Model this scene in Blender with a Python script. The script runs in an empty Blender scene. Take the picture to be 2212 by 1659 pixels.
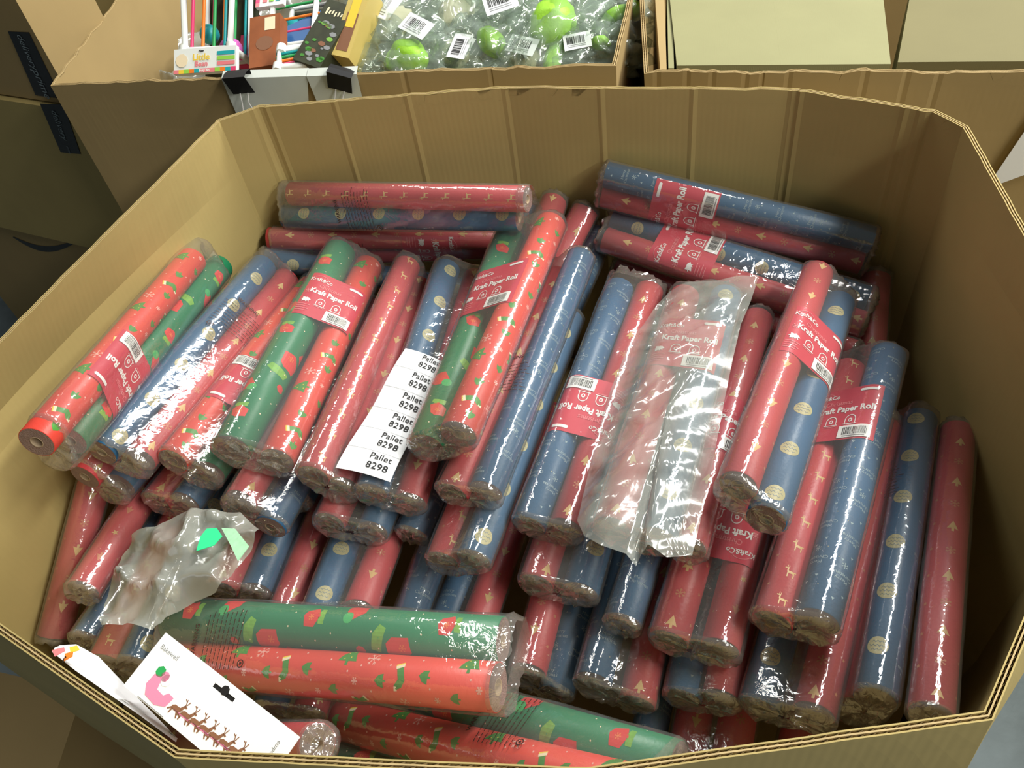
import bpy, bmesh, math, random
from mathutils import Vector, Matrix, noise
from mathutils.geometry import tessellate_polygon
random.seed(7)
sc = bpy.context.scene
col = sc.collection
# ---------------------------------------------------------------- camera
RIM = 0.95                      # height of the big box's rim above the floor
CAM = Vector((0, 0, RIM + 0.62))
F = 1790.0
# rows of RR: world x, y, z expressed in (right, down, forward)
rows = [(0.9833, -0.1818, 0.0), (-0.1349, -0.7296, 0.6704), (-0.1219, -0.6593, -0.7420)]
R3 = Matrix(rows)
cam_d = bpy.data.cameras.new('camera'); cam = bpy.data.objects.new('camera', cam_d); col.objects.link(cam)
E3 = Matrix(((R3[0][0], -R3[0][1], -R3[0][2]), (R3[1][0], -R3[1][1], -R3[1][2]), (R3[2][0], -R3[2][1], -R3[2][2])))
mw = E3.to_4x4(); mw.translation = CAM; cam.matrix_world = mw
cam_d.sensor_width = 36; cam_d.sensor_fit = 'HORIZONTAL'; cam_d.lens = F / 2212 * 36
cam_d.clip_start = 0.02; cam_d.clip_end = 60
sc.camera = cam
def ray(u, v): return R3 @ Vector(((u - 1106) / F, (v - 829.5) / F, 1))
def at(u, v, z):                # point of the place seen at a pixel, on the level z measured from the rim
    r = ray(u, v); return CAM + r * ((z + RIM - CAM.z) / r.z)
def on_plane(u, v, p, n):
    r = ray(u, v); return CAM + r * ((p - CAM).dot(n) / r.dot(n))
# ---------------------------------------------------------------- light
sc.view_settings.view_transform = 'Standard'; sc.view_settings.look = 'None'
sc.view_settings.exposure = 0.0; sc.view_settings.gamma = 1.0; sc.view_settings.use_curve_mapping = False
w = bpy.data.worlds.new('warehouse'); sc.world = w; w.use_nodes = True
w.node_tree.nodes['Background'].inputs[0].default_value = (0.80, 0.86, 0.84, 1)
w.node_tree.nodes['Background'].inputs[1].default_value = 0.13
def area(name, loc, target, sx, sy, power, colr, roll=0.0):
    l = bpy.data.lights.new(name, 'AREA'); l.shape = 'RECTANGLE'; l.size = sx; l.size_y = sy; l.energy = power; l.color = colr
    o = bpy.data.objects.new(name, l); col.objects.link(o); o.location = loc
    q = (Vector(target) - Vector(loc)).to_track_quat('-Z', 'Y'); o.rotation_euler = (q @ Matrix.Rotation(roll, 3, 'Z').to_quaternion()).to_euler()
    return o
area('tube_lamp', (1.25, 1.70, 3.0), (0, .7, .7), 0.10, 0.9, 24, (1.0, 0.99, 0.95))
area('tube_lamp', (2.3, 2.75, 3.45), (0, .7, .7), 0.16, 1.6, 145, (1.0, 0.99, 0.93))
area('tube_lamp', (2.5, -0.25, 3.9), (0, .7, .7), 0.3, 1.4, 120, (1.0, 0.98, 0.88), 1.57)
area('tube_lamp', (2.3, -1.6, 3.3), (0.3, .5, .6), 0.2, 1.4, 52, (1.0, 0.98, 0.90), 1.57)
area('tube_lamp', (-0.7, 2.6, 3.2), (0, .9, .7), 0.2, 1.3, 16, (1.0, 0.99, 0.93))
# ---------------------------------------------------------------- materials
def mat(name, rgb, rough=0.6, bump=0.0, bscale=80, spec=0.4, noise_amt=0.0, nscale=6, emit=None, coord='Object'):
    m = bpy.data.materials.new(name); m.use_nodes = True; nt = m.node_tree; b = nt.nodes['Principled BSDF']
    b.inputs['Base Color'].default_value = (*rgb, 1); b.inputs['Roughness'].default_value = rough
    b.inputs['Specular IOR Level'].default_value = spec
    tc = nt.nodes.new('ShaderNodeTexCoord')
    n = nt.nodes.new('ShaderNodeTexNoise'); n.inputs['Scale'].default_value = nscale; n.inputs['Detail'].default_value = 5
    nt.links.new(tc.outputs[coord], n.inputs['Vector'])
    mx = nt.nodes.new('ShaderNodeMix'); mx.data_type = 'RGBA'; mx.inputs[6].default_value = (*[c * (1 - noise_amt) for c in rgb], 1)
    mx.inputs[7].default_value = (*[min(1, c * (1 + noise_amt)) for c in rgb], 1)
    nt.links.new(n.outputs['Fac'], mx.inputs[0]); nt.links.new(mx.outputs[2], b.inputs['Base Color'])
    if bump:
        n2 = nt.nodes.new('ShaderNodeTexNoise'); n2.inputs['Scale'].default_value = bscale; n2.inputs['Detail'].default_value = 4
        nt.links.new(tc.outputs[coord], n2.inputs['Vector'])
        bp = nt.nodes.new('ShaderNodeBump'); bp.inputs['Strength'].default_value = bump; bp.inputs['Distance'].default_value = 0.002
        nt.links.new(n2.outputs['Fac'], bp.inputs['Height']); nt.links.new(bp.outputs['Normal'], b.inputs['Normal'])
    return m
def cardboard(name, rgb, lines=0.10):
    m = mat(name, rgb, 0.75, 0.0, 0, 0.25, 0.10, 9)
    nt = m.node_tree; b = nt.nodes['Principled BSDF']
    uv = nt.nodes.new('ShaderNodeUVMap'); wv = nt.nodes.new('ShaderNodeTexWave'); wv.bands_direction = 'X'
    wv.inputs['Scale'].default_value = 0.314 / 0.0085; wv.inputs['Distortion'].default_value = 0.6; wv.inputs['Detail'].default_value = 2
    nt.links.new(uv.outputs[0], wv.inputs['Vector'])
    n2 = nt.nodes.new('ShaderNodeTexNoise'); n2.inputs['Scale'].default_value = 4
    nt.links.new(uv.outputs[0], n2.inputs['Vector'])
    mp = nt.nodes.new('ShaderNodeMath'); mp.operation = 'MULTIPLY'; nt.links.new(wv.outputs['Fac'], mp.inputs[0]); nt.links.new(n2.outputs['Fac'], mp.inputs[1])
    bp = nt.nodes.new('ShaderNodeBump'); bp.inputs['Strength'].default_value = lines; bp.inputs['Distance'].default_value = 0.001
    nt.links.new(mp.outputs[0], bp.inputs['Height']); nt.links.new(bp.outputs['Normal'], b.inputs['Normal'])
    return m
def film(name, haze=0.05, gloss=0.05, rim_=0.5, bump=0.35, scale=45, tint=(0.97, 0.97, 0.96), rough=0.10, hcol=(0.8, 0.8, 0.78), stretch=(1, 1, 1)):
    m = bpy.data.materials.new(name); m.use_nodes = True; nt = m.node_tree; nt.nodes.clear()
    out = nt.nodes.new('ShaderNodeOutputMaterial'); tr = nt.nodes.new('ShaderNodeBsdfTransparent'); tr.inputs[0].default_value = (*tint, 1)
    gl = nt.nodes.new('ShaderNodeBsdfGlossy'); gl.inputs['Roughness'].default_value = rough
    df = nt.nodes.new('ShaderNodeBsdfDiffuse'); df.inputs[0].default_value = (*hcol, 1)
    tc = nt.nodes.new('ShaderNodeTexCoord'); mp = nt.nodes.new('ShaderNodeMapping'); mp.inputs['Scale'].default_value = stretch
    nt.links.new(tc.outputs['Object'], mp.inputs['Vector'])
    n = nt.nodes.new('ShaderNodeTexNoise'); n.inputs['Scale'].default_value = scale; n.inputs['Detail'].default_value = 3; n.inputs['Distortion'].default_value = 0.8
    nt.links.new(mp.outputs[0], n.inputs['Vector'])
    bp = nt.nodes.new('ShaderNodeBump'); bp.inputs['Strength'].default_value = bump; bp.inputs['Distance'].default_value = 0.004
    nt.links.new(n.outputs['Fac'], bp.inputs['Height'])
    nt.links.new(bp.outputs['Normal'], gl.inputs['Normal'])
    lw = nt.nodes.new('ShaderNodeLayerWeight'); lw.inputs['Blend'].default_value = 0.35
    p = nt.nodes.new('ShaderNodeMath'); p.operation = 'POWER'; p.inputs[1].default_value = 2.5; nt.links.new(lw.outputs['Facing'], p.inputs[0])
    ma = nt.nodes.new('ShaderNodeMath'); ma.operation = 'MULTIPLY_ADD'; ma.inputs[1].default_value = rim_; ma.inputs[2].default_value = gloss
    nt.links.new(p.outputs[0], ma.inputs[0])
    m1 = nt.nodes.new('ShaderNodeMixShader'); m1.inputs[0].default_value = haze
    nt.links.new(tr.outputs[0], m1.inputs[1]); nt.links.new(df.outputs[0], m1.inputs[2])
    m2 = nt.nodes.new('ShaderNodeMixShader'); nt.links.new(ma.outputs[0], m2.inputs[0])
    nt.links.new(m1.outputs[0], m2.inputs[1]); nt.links.new(gl.outputs[0], m2.inputs[2]); nt.links.new(m2.outputs[0], out.inputs[0])
    return m
M = {
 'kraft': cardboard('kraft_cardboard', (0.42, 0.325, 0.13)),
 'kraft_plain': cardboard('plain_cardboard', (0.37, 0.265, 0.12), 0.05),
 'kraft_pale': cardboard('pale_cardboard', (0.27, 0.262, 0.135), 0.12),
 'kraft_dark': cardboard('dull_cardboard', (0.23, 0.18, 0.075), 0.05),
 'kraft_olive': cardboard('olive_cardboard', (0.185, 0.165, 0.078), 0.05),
 'flute': mat('flute_paper', (0.47, 0.35, 0.17), 0.8, noise_amt=0.2, nscale=60),
 'red': mat('red_kraft_paper', (0.50, 0.045, 0.055), 0.42, 0.15, 300, 0.5, 0.12, 25),
 'blue': mat('blue_kraft_paper', (0.020, 0.100, 0.215), 0.42, 0.15, 300, 0.5, 0.15, 25),
 'santa': mat('bright_red_paper', (0.70, 0.060, 0.040), 0.40, 0.1, 300, 0.5, 0.06, 25),
 'green': mat('bright_green_paper', (0.012, 0.20, 0.085), 0.40, 0.1, 300, 0.5, 0.10, 25),
 'gold': mat('gold_print', (0.62, 0.40, 0.16), 0.45, noise_amt=0.15, nscale=120),
 'dim_gold': mat('faint_gold_print', (0.55, 0.20, 0.10), 0.45, noise_amt=0.15, nscale=120),
 'pale_gold': mat('pale_gold_print', (0.42, 0.38, 0.20), 0.45, noise_amt=0.15, nscale=120),
 'pale_blue': mat('pale_blue_print', (0.28, 0.38, 0.42), 0.45),
 'leaf': mat('leaf_green_print', (0.06, 0.25, 0.035), 0.45, noise_amt=0.2, nscale=90),
 'lime': mat('lime_print', (0.18, 0.42, 0.06), 0.45, noise_amt=0.3, nscale=200),
 'cream': mat('cream_print', (0.85, 0.72, 0.50), 0.5),
 'pinkw': mat('pinkish_white_print', (0.85, 0.42, 0.36), 0.5),
 'yellow': mat('yellow_print', (0.85, 0.60, 0.06), 0.5),
 'mitten': mat('mitten_red_print', (0.66, 0.045, 0.04), 0.45, noise_amt=0.1, nscale=40),
 'rollend': mat('rolled_paper_end', (0.25, 0.17, 0.15), 0.8, 0.8, 500, 0.2, 0.25, 150),
 'core': mat('core_board', (0.36, 0.27, 0.18), 0.8, noise_amt=0.15, nscale=60),
 'corein': mat('core_inside', (0.16, 0.11, 0.075), 0.9),
 'sleeve': film('sleeve_film', 0.07, 0.13, 0.5, 0.26, 60, rough=0.08),
 'cap': film('crumpled_end_film', 0.18, 0.24, 0.5, 0.9, 70, tint=(0.9, 0.88, 0.86), rough=0.09, hcol=(0.6, 0.55, 0.5)),
 'bag': film('clear_bag_film', 0.22, 0.10, 0.5, 0.3, 22, tint=(0.93, 0.94, 0.92), rough=0.14, hcol=(0.72, 0.76, 0.70)),
 'greybag': film('grey_bag_film', 0.55, 0.10, 0.35, 0.7, 25, tint=(0.8, 0.8, 0.76), rough=0.16, hcol=(0.42, 0.43, 0.38)),
 'toybag': film('toy_bag_film', 0.13, 0.07, 0.40, 0.6, 30, tint=(0.92, 0.95, 0.92), rough=0.12, hcol=(0.66, 0.78, 0.70)),
 'label': mat('label_red', (0.56, 0.022, 0.055), 0.45, noise_amt=0.08, nscale=40),
 'white': mat('white_print', (0.85, 0.85, 0.83), 0.5),
 'card': mat('white_card', (0.86, 0.87, 0.90), 0.45, noise_amt=0.02),
 'pink': mat('pink_print', (0.80, 0.22, 0.25), 0.5),
 'ink': mat('black_ink', (0.012, 0.012, 0.014), 0.5),
 'mark': mat('dark_film_print', (0.055, 0.03, 0.025), 0.5),
 'grey': mat('grey_ink', (0.25, 0.26, 0.27), 0.5),
 'tape': mat('black_tape', (0.016, 0.018, 0.022), 0.35, noise_amt=0.3, nscale=60),
 'tapetext': mat('tape_print', (0.22, 0.27, 0.30), 0.5),
 'floor': mat('concrete_floor', (0.16, 0.20, 0.22), 0.55, 0.4, 60, 0.4, 0.35, 14),
 'metal': mat('clip_wire', (0.6, 0.6, 0.6), 0.3), 
 'lumpg': mat('green_plush', (0.30, 0.60, 0.04), 0.55, 0.3, 200, 0.4, 0.12, 40),
 'brown': mat('reindeer_brown', (0.24, 0.11, 0.06), 0.6),
 'sleigh': mat('sleigh_pink', (0.80, 0.25, 0.42), 0.5),
 'orange': mat('orange_plastic', (0.85, 0.22, 0.03), 0.4), 'teal': mat('teal_plastic', (0.02, 0.38, 0.42), 0.4),
 'hotpink': mat('pink_plastic', (0.75, 0.06, 0.18), 0.4), 'grn': mat('green_plastic', (0.03, 0.35, 0.10), 0.4),
 'bluep': mat('blue_plastic', (0.03, 0.12, 0.33), 0.4, noise_amt=0.2), 'whitep': mat('white_plastic', (0.80, 0.84, 0.82), 0.35),
 'violet': mat('violet_ball', (0.55, 0.12, 0.45), 0.4), 'dark': mat('dark_print_box', (0.035, 0.04, 0.02), 0.5, noise_amt=0.6, nscale=60),
 'wood': mat('pale_yellow_box', (0.60, 0.46, 0.14), 0.5, noise_amt=0.1), 'rust': mat('rust_box', (0.30, 0.09, 0.03), 0.6, noise_amt=0.3, nscale=40),
 'tag': mat('bright_green_tag', (0.03, 0.75, 0.28), 0.5), 'tagpale': mat('pale_green_card', (0.36, 0.66, 0.42), 0.6, noise_amt=0.25, nscale=150),
 'greyside': mat('blister_grey', (0.30, 0.33, 0.36), 0.3, noise_amt=0.1),
 'limel': mat('lime_green_pill', (0.30, 0.62, 0.08), 0.5),
}
# ---------------------------------------------------------------- mesh helpers
class MB:
    def __init__(s): s.v = []; s.f = []; s.m = []; s.uv = {}; s.mats = []
    def mi(s, k):
        if k not in s.mats: s.mats.append(k)
        return s.mats.index(k)
    def face(s, pts, k):
        i = len(s.v); s.v += [tuple(p) for p in pts]; s.f.append(list(range(i, i + len(pts)))); s.m.append(s.mi(k))
    def grid(s, P, k, closed=False, uvf=None):
        n = len(P); c = len(P[0]); i0 = len(s.v)
        for r in P: s.v += [tuple(p) for p in r]
        for i in range(n - 1):
            for j in range(c if closed else c - 1):
                j2 = (j + 1) % c
                s.f.append([i0 + i * c + j, i0 + i * c + j2, i0 + (i + 1) * c + j2, i0 + (i + 1) * c + j]); s.m.append(s.mi(k))
        if uvf:
            for i in range(n):
                for j in range(c): s.uv[i0 + i * c + j] = uvf(i, j)
    def box(s, c, sz, k, M3=None):
        M3 = M3 or Matrix.Identity(3); c = Vector(c); P = []
        for x in (-.5, .5):
            for y in (-.5, .5):
                for z in (-.5, .5): P.append(c + M3 @ Vector((x * sz[0], y * sz[1], z * sz[2])))
        for q in ((0, 1, 3, 2), (4, 6, 7, 5), (0, 4, 5, 1), (2, 3, 7, 6), (0, 2, 6, 4), (1, 5, 7, 3)): s.face([P[i] for i in q], k)
    def tube(s, pts, r, k, n=8, closed_ends=True):
        pts = [Vector(p) for p in pts]; rings = []
        for i, p in enumerate(pts):
            d = (pts[min(i + 1, len(pts) - 1)] - pts[max(i - 1, 0)]).normalized()
            a = d.orthogonal().normalized() if i == 0 else (a - d * a.dot(d)).normalized()
            b = d.cross(a); rr = r[i] if isinstance(r, (list, tuple)) else r
            rings.append([p + (a * math.cos(t) + b * math.sin(t)) * rr for t in [2 * math.pi * q / n for q in range(n)]])
        s.grid(rings, k, True)
        if closed_ends: s.face(rings[0][::-1], k); s.face(rings[-1], k)
    def build(s, name, parent=None, smooth=False, origin=None, merge=False):
        me = bpy.data.meshes.new(name)
        o_ = Vector(origin) if origin is not None else Vector((0, 0, 0))
        me.from_pydata([tuple(Vector(v) - o_) for v in s.v], [], s.f)
        for k in s.mats: me.materials.append(M[k])
        me.polygons.foreach_set('material_index', s.m)
        uvl = me.uv_layers.new(name='UVMap')
        if s.uv:
            for lp in me.loops:
                if lp.vertex_index in s.uv: uvl.data[lp.index].uv = s.uv[lp.vertex_index]
        if smooth: me.polygons.foreach_set('use_smooth', [True] * len(s.f))
        if merge:
            b = bmesh.new(); b.from_mesh(me); bmesh.ops.remove_doubles(b, verts=b.verts, dist=1e-5); bmesh.ops.recalc_face_normals(b, faces=b.faces); b.to_mesh(me); b.free()
        ob = bpy.data.objects.new(name, me); col.objects.link(ob)
        if parent is not None: ob.parent = parent
        if origin is not None and parent is None: ob.location = o_
        return ob
def tag(o, label, cat, group=None, kind=None):
    o['label'] = label; o['category'] = cat
    if group: o['group'] = group
    if kind: o['kind'] = kind
    return o
def empty(name, loc):
    e = bpy.data.objects.new(name, None); col.objects.link(e); e.location = loc; e.empty_display_size = 0.02; return e
_tc = {}
def text2d(txt, size, bold=0.0):       # letter shapes as flat polygons, centred
    key = (txt, size, bold)
    if key in _tc: return _tc[key]
    cu = bpy.data.curves.new('lettering', 'FONT'); cu.body = txt; cu.size = size; cu.offset = bold; cu.resolution_u = 2
    cu.align_x = 'CENTER'; cu.align_y = 'CENTER'
    o = bpy.data.objects.new('lettering', cu); col.objects.link(o)
    dg = bpy.context.evaluated_depsgraph_get(); me = o.evaluated_get(dg).to_mesh()
    out = [[(me.vertices[i].co.x, me.vertices[i].co.y) for i in p.vertices] for p in me.polygons]
    o.evaluated_get(dg).to_mesh_clear(); bpy.data.objects.remove(o); bpy.data.curves.remove(cu)
    _tc[key] = out; return out
def clip(poly, axis, lo, hi):
    def half(P, a, c, sgn):
        out = []
        for i in range(len(P)):
            p, q = P[i], P[(i + 1) % len(P)]; dp = sgn * (p[a] - c); dq = sgn * (q[a] - c)
            if dp >= 0: out.append(p)
            if (dp > 0 and dq < 0) or (dp < 0 and dq > 0):
                t = dp / (dp - dq); out.append((p[0] + (q[0] - p[0]) * t, p[1] + (q[1] - p[1]) * t))
        return out
    P = half(poly, axis, lo, 1)
    return half(P, axis, hi, -1) if len(P) > 2 else []
def strips(poly, step=0.0035):          # cut a flat shape into narrow strips so that it can be bent round a roll
    if len(poly) > 4 or len(poly) == 4:
        T = [[poly[i] for i in t] for t in tessellate_polygon([[Vector((p[0], p[1], 0)) for p in poly]])]
    else: T = [poly]
    out = []
    for t in T:
        a = min(p[1] for p in t); b = max(p[1] for p in t); k = math.floor(a / step)
        while k * step < b:
            c = clip(t, 1, k * step, (k + 1) * step)
            if len(c) > 2: out.append(c)
            k += 1
    return out
# ---------------------------------------------------------------- printed motifs on the flat sheet: (u along the roll, v round it)
RL = 0.43; R0 = 0.021
def rot(P, a): c, s = math.cos(a), math.sin(a); return [(x * c - y * s, x * s + y * c) for x, y in P]
def place(P, u, v, s=1, a=0): return [(u + x * s, v + y * s) for x, y in rot(P, a)]
def ngon(r, n=14, sx=1, sy=1): return [(r * sx * math.cos(2 * math.pi * i / n), r * sy * math.sin(2 * math.pi * i / n)) for i in range(n)]
def rect(x0, y0, x1, y1): return [(x0, y0), (x1, y0), (x1, y1), (x0, y1)]
TREE = [(.008, 0), (-.004, .0058), (-.003, .0014), (-.0075, .0014), (-.0075, -.0014), (-.003, -.0014), (-.004, -.0058)]
STAR = [((.005 if i % 2 == 0 else .0021) * math.cos(math.pi * i / 5), (.005 if i % 2 == 0 else .0021) * math.sin(math.pi * i / 5)) for i in range(10)]
DEER = [rect(-.001, -.0045, .002, .003), rect(-.006, -.0045, -.001, -.0032), rect(-.006, .0018, -.001, .003), rect(.001, .0022, .0062, .0036),
        rect(.0045, .0022, .006, .0062), rect(.006, .0018, .0085, .0025), rect(.006, .0035, .009, .0042), rect(.001, -.0062, .0022, -.0045)]
def flake(r=.006, wd=.0005):
    out = []
    for i in range(3):
        out.append(rot(rect(-r, -wd, r, wd), i * math.pi / 3))
    for i in range(6):
        for sg in (-1, 1):
            out.append([(x, y) for x, y in rot([(q[0] + r * .62, q[1]) for q in rot(rect(0, -wd * .8, r * .32, wd * .8), sg * .8)], i * math.pi / 3)])
    return out
def sheet_red(ad):
    u = 0.012; k = 0
    while u < RL - .01:
        if k % 2 == 0: ad('gold', place(TREE, u, 0, 1.05))
        else:
            for q in flake(.0058, .00055): ad('dim_gold', place(q, u, 0))
        u += .0375; k += 1
    u = 0.018
    while u < RL - .01:
        for q in DEER: ad('gold', place(q, u, .044, 1.0))
        u += .0365
    u = .03; k = 0
    while u < RL - .01:
        if k % 2: ad('dim_gold', place(TREE, u, -.044, .85))
        else: ad('gold', place(STAR, u, -.044, .95))
        ad('dim_gold', place(STAR, u + .012, .021, .6)); ad('dim_gold', place(STAR, u - .01, -.022, .55)); ad('dim_gold', place(ngon(.001, 6), u + .02, .026)); ad('dim_gold', place(STAR, u + .006, .063, .5))
        u += .04; k += 1
def sheet_blue(ad):
    u = .022; k = 0
    while u < RL - .012:
        ad('pale_gold', place(ngon(.0108, 22), u, 0)); 
        for yy in (-.005, 0, .005):
            P = []
            for i in range(9): P.append((u + yy, -.008 + i * .002))
            for i in range(8):
                a, b = P[i], P[i + 1]; z0 = .0011 * (1 if i % 2 else -1); lim = .0095
                if abs(a[1]) < lim and (yy == 0 or abs(a[1]) < .0072): ad('blue2', [(a[0] + z0, a[1]), (b[0] - z0, b[1]), (b[0] - z0 + .0006, b[1]), (a[0] + z0 + .0006, a[1])])
        u += .0715
    for (vv, u0) in ((.036, .05), (.066, .02), (-.036, .035)):
        u = u0; k = 0
        while u < RL - .02:
            for j, wd_ in enumerate(('Merry', 'Christmas')):
                for q in text2d(wd_, .0062): ad('pale_blue', [(u - j * .006 + y, vv - x) for x, y in q])
            ad('pale_blue', place([(.0022, 0), (-.001, .0018), (-.001, -.0018)], u + .018, vv + .006)); ad('pale_blue', place([(.0022, 0), (-.001, .0018), (-.001, -.0018)], u + .026, vv - .004))
            if k % 2:
                for q in flake(.004, .0003): ad('pale_blue', place(q, u - .018, vv))
            ad('pale_gold', place(ngon(.0006, 5), u + .03, vv + .01)); ad('pale_gold', place(ngon(.0006, 5), u - .025, vv - .008))
            u += .05; k += 1
BIGT = [(.0135, 0), (-.008, .0110), (-.008, .0016), (-.012, .0016), (-.012, -.0016), (-.008, -.0016), (-.008, -.0110)]
LEAF = [(.0062, 0), (.002, .0042), (-.0035, .0055), (-.003, .0008), (-.006, .0007), (-.006, -.0007), (-.003, -.0008), (-.0035, -.0055), (.002, -.0042)]
SOCK = [(.008, -.004), (.008, .003), (-.001, .003), (-.004, .0085), (-.0082, .0075), (-.0082, .001), (-.004, -.004)]
CUFF = rect(.008, -.005, .0108, .004)
TOE = [(-.0045, .0088), (-.0085, .0105), (-.0095, .007), (-.006, .0065)]
def sheet_santa(ad0):
    ad = lambda k, P: ad0(k, [(RL - x, -y) for x, y in P])
    for (du, dv) in ((0, 0), (.072, .066)):
        for n in range(4):
            b = n * .145 + du - .03
            def A(k, P, u, v, s=1, a=0, lim=.01):
                if .008 < b + u < RL - .008: ad(k, place(P, b + u, dv + v, s, a))
            A('leaf', BIGT, 0, .022, 1.05, math.pi / 2)
            for (x, y) in ((.003, .018), (-.003, .024), (.001, .028), (-.004, .016)): A('yellow2', ngon(.0008, 6), x, y)
            for q in flake(.0078, .0005): A('pinkw', q, .031, .018)
            A('leaf', SOCK, .07, .002, 1.05, 1.9); A('cream', CUFF, .07, .002, 1.05, 1.9); A('cream', TOE, .07, .002, 1.05, 1.9); A('yellow', rect(.0108, -.005, .0122, .004), .07, .002, 1.05, 1.9)
            A('leaf', LEAF, .046, -.002, 1.1, math.pi); A('leaf', LEAF, .098, .004, 1.1, math.pi * .96); A('leaf', LEAF, -.012, -.013, 1, math.pi)
            A('leaf', SOCK, .018, -.024, .85, .5); A('cream', CUFF, .018, -.024, .85, .5); A('cream', TOE, .018, -.024, .85, .5)
            for q in flake(.006, .0004): A('pinkw', q, .072, -.022)
            for q in flake(.0035, .0005): A('pinkw', q, .112, -.016); A('pinkw', q, .015, -.004)
            for (x, y) in ((.05, .018), (.02, .010), (.09, .020), (.005, .004), (.105, -.006), (.09, -.02), (.035, -.012), (.055, .012), (.125, .014), (.06, -.03)): A('pinkw', ngon(.0011, 7), x, y)
MIT = [(-.010, -.009), (.004, -.012), (.013, -.001), (.010, .011), (-.006, .009), (-.011, .004)]
PATCH = [(-.009, -.010), (.0, -.011), (.001, .010), (-.006, .011), (-.010, .003)]
def sheet_green(ad0):
    ad = lambda k, P: ad0(k, [(RL - x, -y) for x, y in P])
    for (du, dv) in ((0, 0), (.08, .07)):
        for n in range(4):
            b = n * .165 + du - .02
            def A(k, P, u, v, s=1, a=0):
                if .012 < b + u < RL - .012: ad(k, place(P, b + u, dv + v, s, a))
            A('lime', PATCH, -.012, -.008, 1.25, -.25); A('mitten', MIT, .006, -.016, 1.25, -.1)
            for q in flake(.0045, .0004): A('orangep', q, .012, -.014)
            A('mitten', MIT, .062, .010, .85, .2); A('lime', PATCH, .078, .012, .75, .1)
            for q in flake(.0035, .0004): A('orangep', q, .062, .010)
            A('mitten', MIT, .115, .024, 1.05, .8); A('limeg', ngon(.007, 10), .108, .012, .9)
            A('mitten', ngon(.006, 7), .125, -.020, 1.0)
            for (x, y) in ((.035, .0), (.04, .014), (.09, -.004), (.095, -.018), (.05, -.02), (.14, .0), (.148, -.016), (.03, .022), (.085, .026), (.135, .012), (.07, -.012), (.105, -.028)): A('cream', ngon(.0009, 7), x, y); A('limeg', ngon(.0006, 5), x + .009, y - .005)
M['blue2'] = M['blue']; M['yellow2'] = M['yellow']; M['limeg'] = mat('soft_green_print', (.05, .40, .12), .45); M['orangep'] = mat('orange_red_print', (.80, .20, .06), .45)
UPPER = {'blue2', 'yellow2', 'orangep'}
def roll_mesh(kind):
    base = {'red': 'red', 'blue': 'blue', 'santa': 'santa', 'green': 'green'}[kind]
    b = MB(); n = 48; rin = .0078
    prof = [(0, rin), (0, R0 - .001), (.0006, R0), (RL * .33, R0), (RL * .66, R0), (RL - .0006, R0), (RL, R0 - .001), (RL, rin)]
    rings = [[(x, r * math.sin(2 * math.pi * j / n), r * math.cos(2 * math.pi * j / n)) for j in range(n)] for x, r in prof]
    b.grid(rings[0:2], 'rollend', True); b.grid(rings[1:7], base, True); b.grid(rings[6:8], 'rollend', True)
    ns = len(b.f)
    def ad(k, poly):
        off = .00032 if k in UPPER else .00018
        for s in strips(poly):
            r = R0 + off; pts = [(u, r * math.sin(v / R0), r * math.cos(v / R0)) for u, v in s]
            # face outward
            a, c, d = Vector(pts[0]), Vector(pts[1]), Vector(pts[2]); nn = (c - a).cross(d - a)
            if nn.dot(Vector((0, a.y, a.z))) < 0: pts = pts[::-1]
            b.face(pts, k)
    {'red': sheet_red, 'blue': sheet_blue, 'santa': sheet_santa, 'green': sheet_green}[kind](ad)
    o = b.build('paper_roll_' + kind); me = o.data; bpy.data.objects.remove(o)
    me.polygons.foreach_set('use_smooth', [True] * len(me.polygons)); 
    for i in list(range(0, n)) + list(range(ns - n, ns)): me.polygons[i].use_smooth = False
    return me
ROLL = {k: roll_mesh(k) for k in ('red', 'blue', 'santa', 'green')}
cb = MB(); n = 20
cb.grid([[(x, r * math.sin(2 * math.pi * j / n), r * math.cos(2 * math.pi * j / n)) for j in range(n)] for x, r in ((.0, .0078), (-.0004, .0074), (0, .0066), (.06, .0064), (RL - .06, .0064), (RL, .0066), (RL + .0004, .0074), (RL, .0078))], 'core', True)
_o = cb.build('cardboard_core', smooth=True); CORE = _o.data; bpy.data.objects.remove(_o)
PAPER = {'RT': ('red', 0.0), 'RD': ('red', 2.05), 'BD': ('blue', 0.0), 'BL': ('blue', 2.2), 'SR': ('santa', 0.0), 'GR': ('green', 0.0)}
PLAB = {'red': 'red kraft paper roll with gold trees, stars and reindeer', 'blue': 'dark blue paper roll with gold baubles and pale lettering', 'santa': 'bright red paper roll with green trees, stockings and snowflakes', 'green': 'green paper roll with red stockings and cream dots'}
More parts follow.
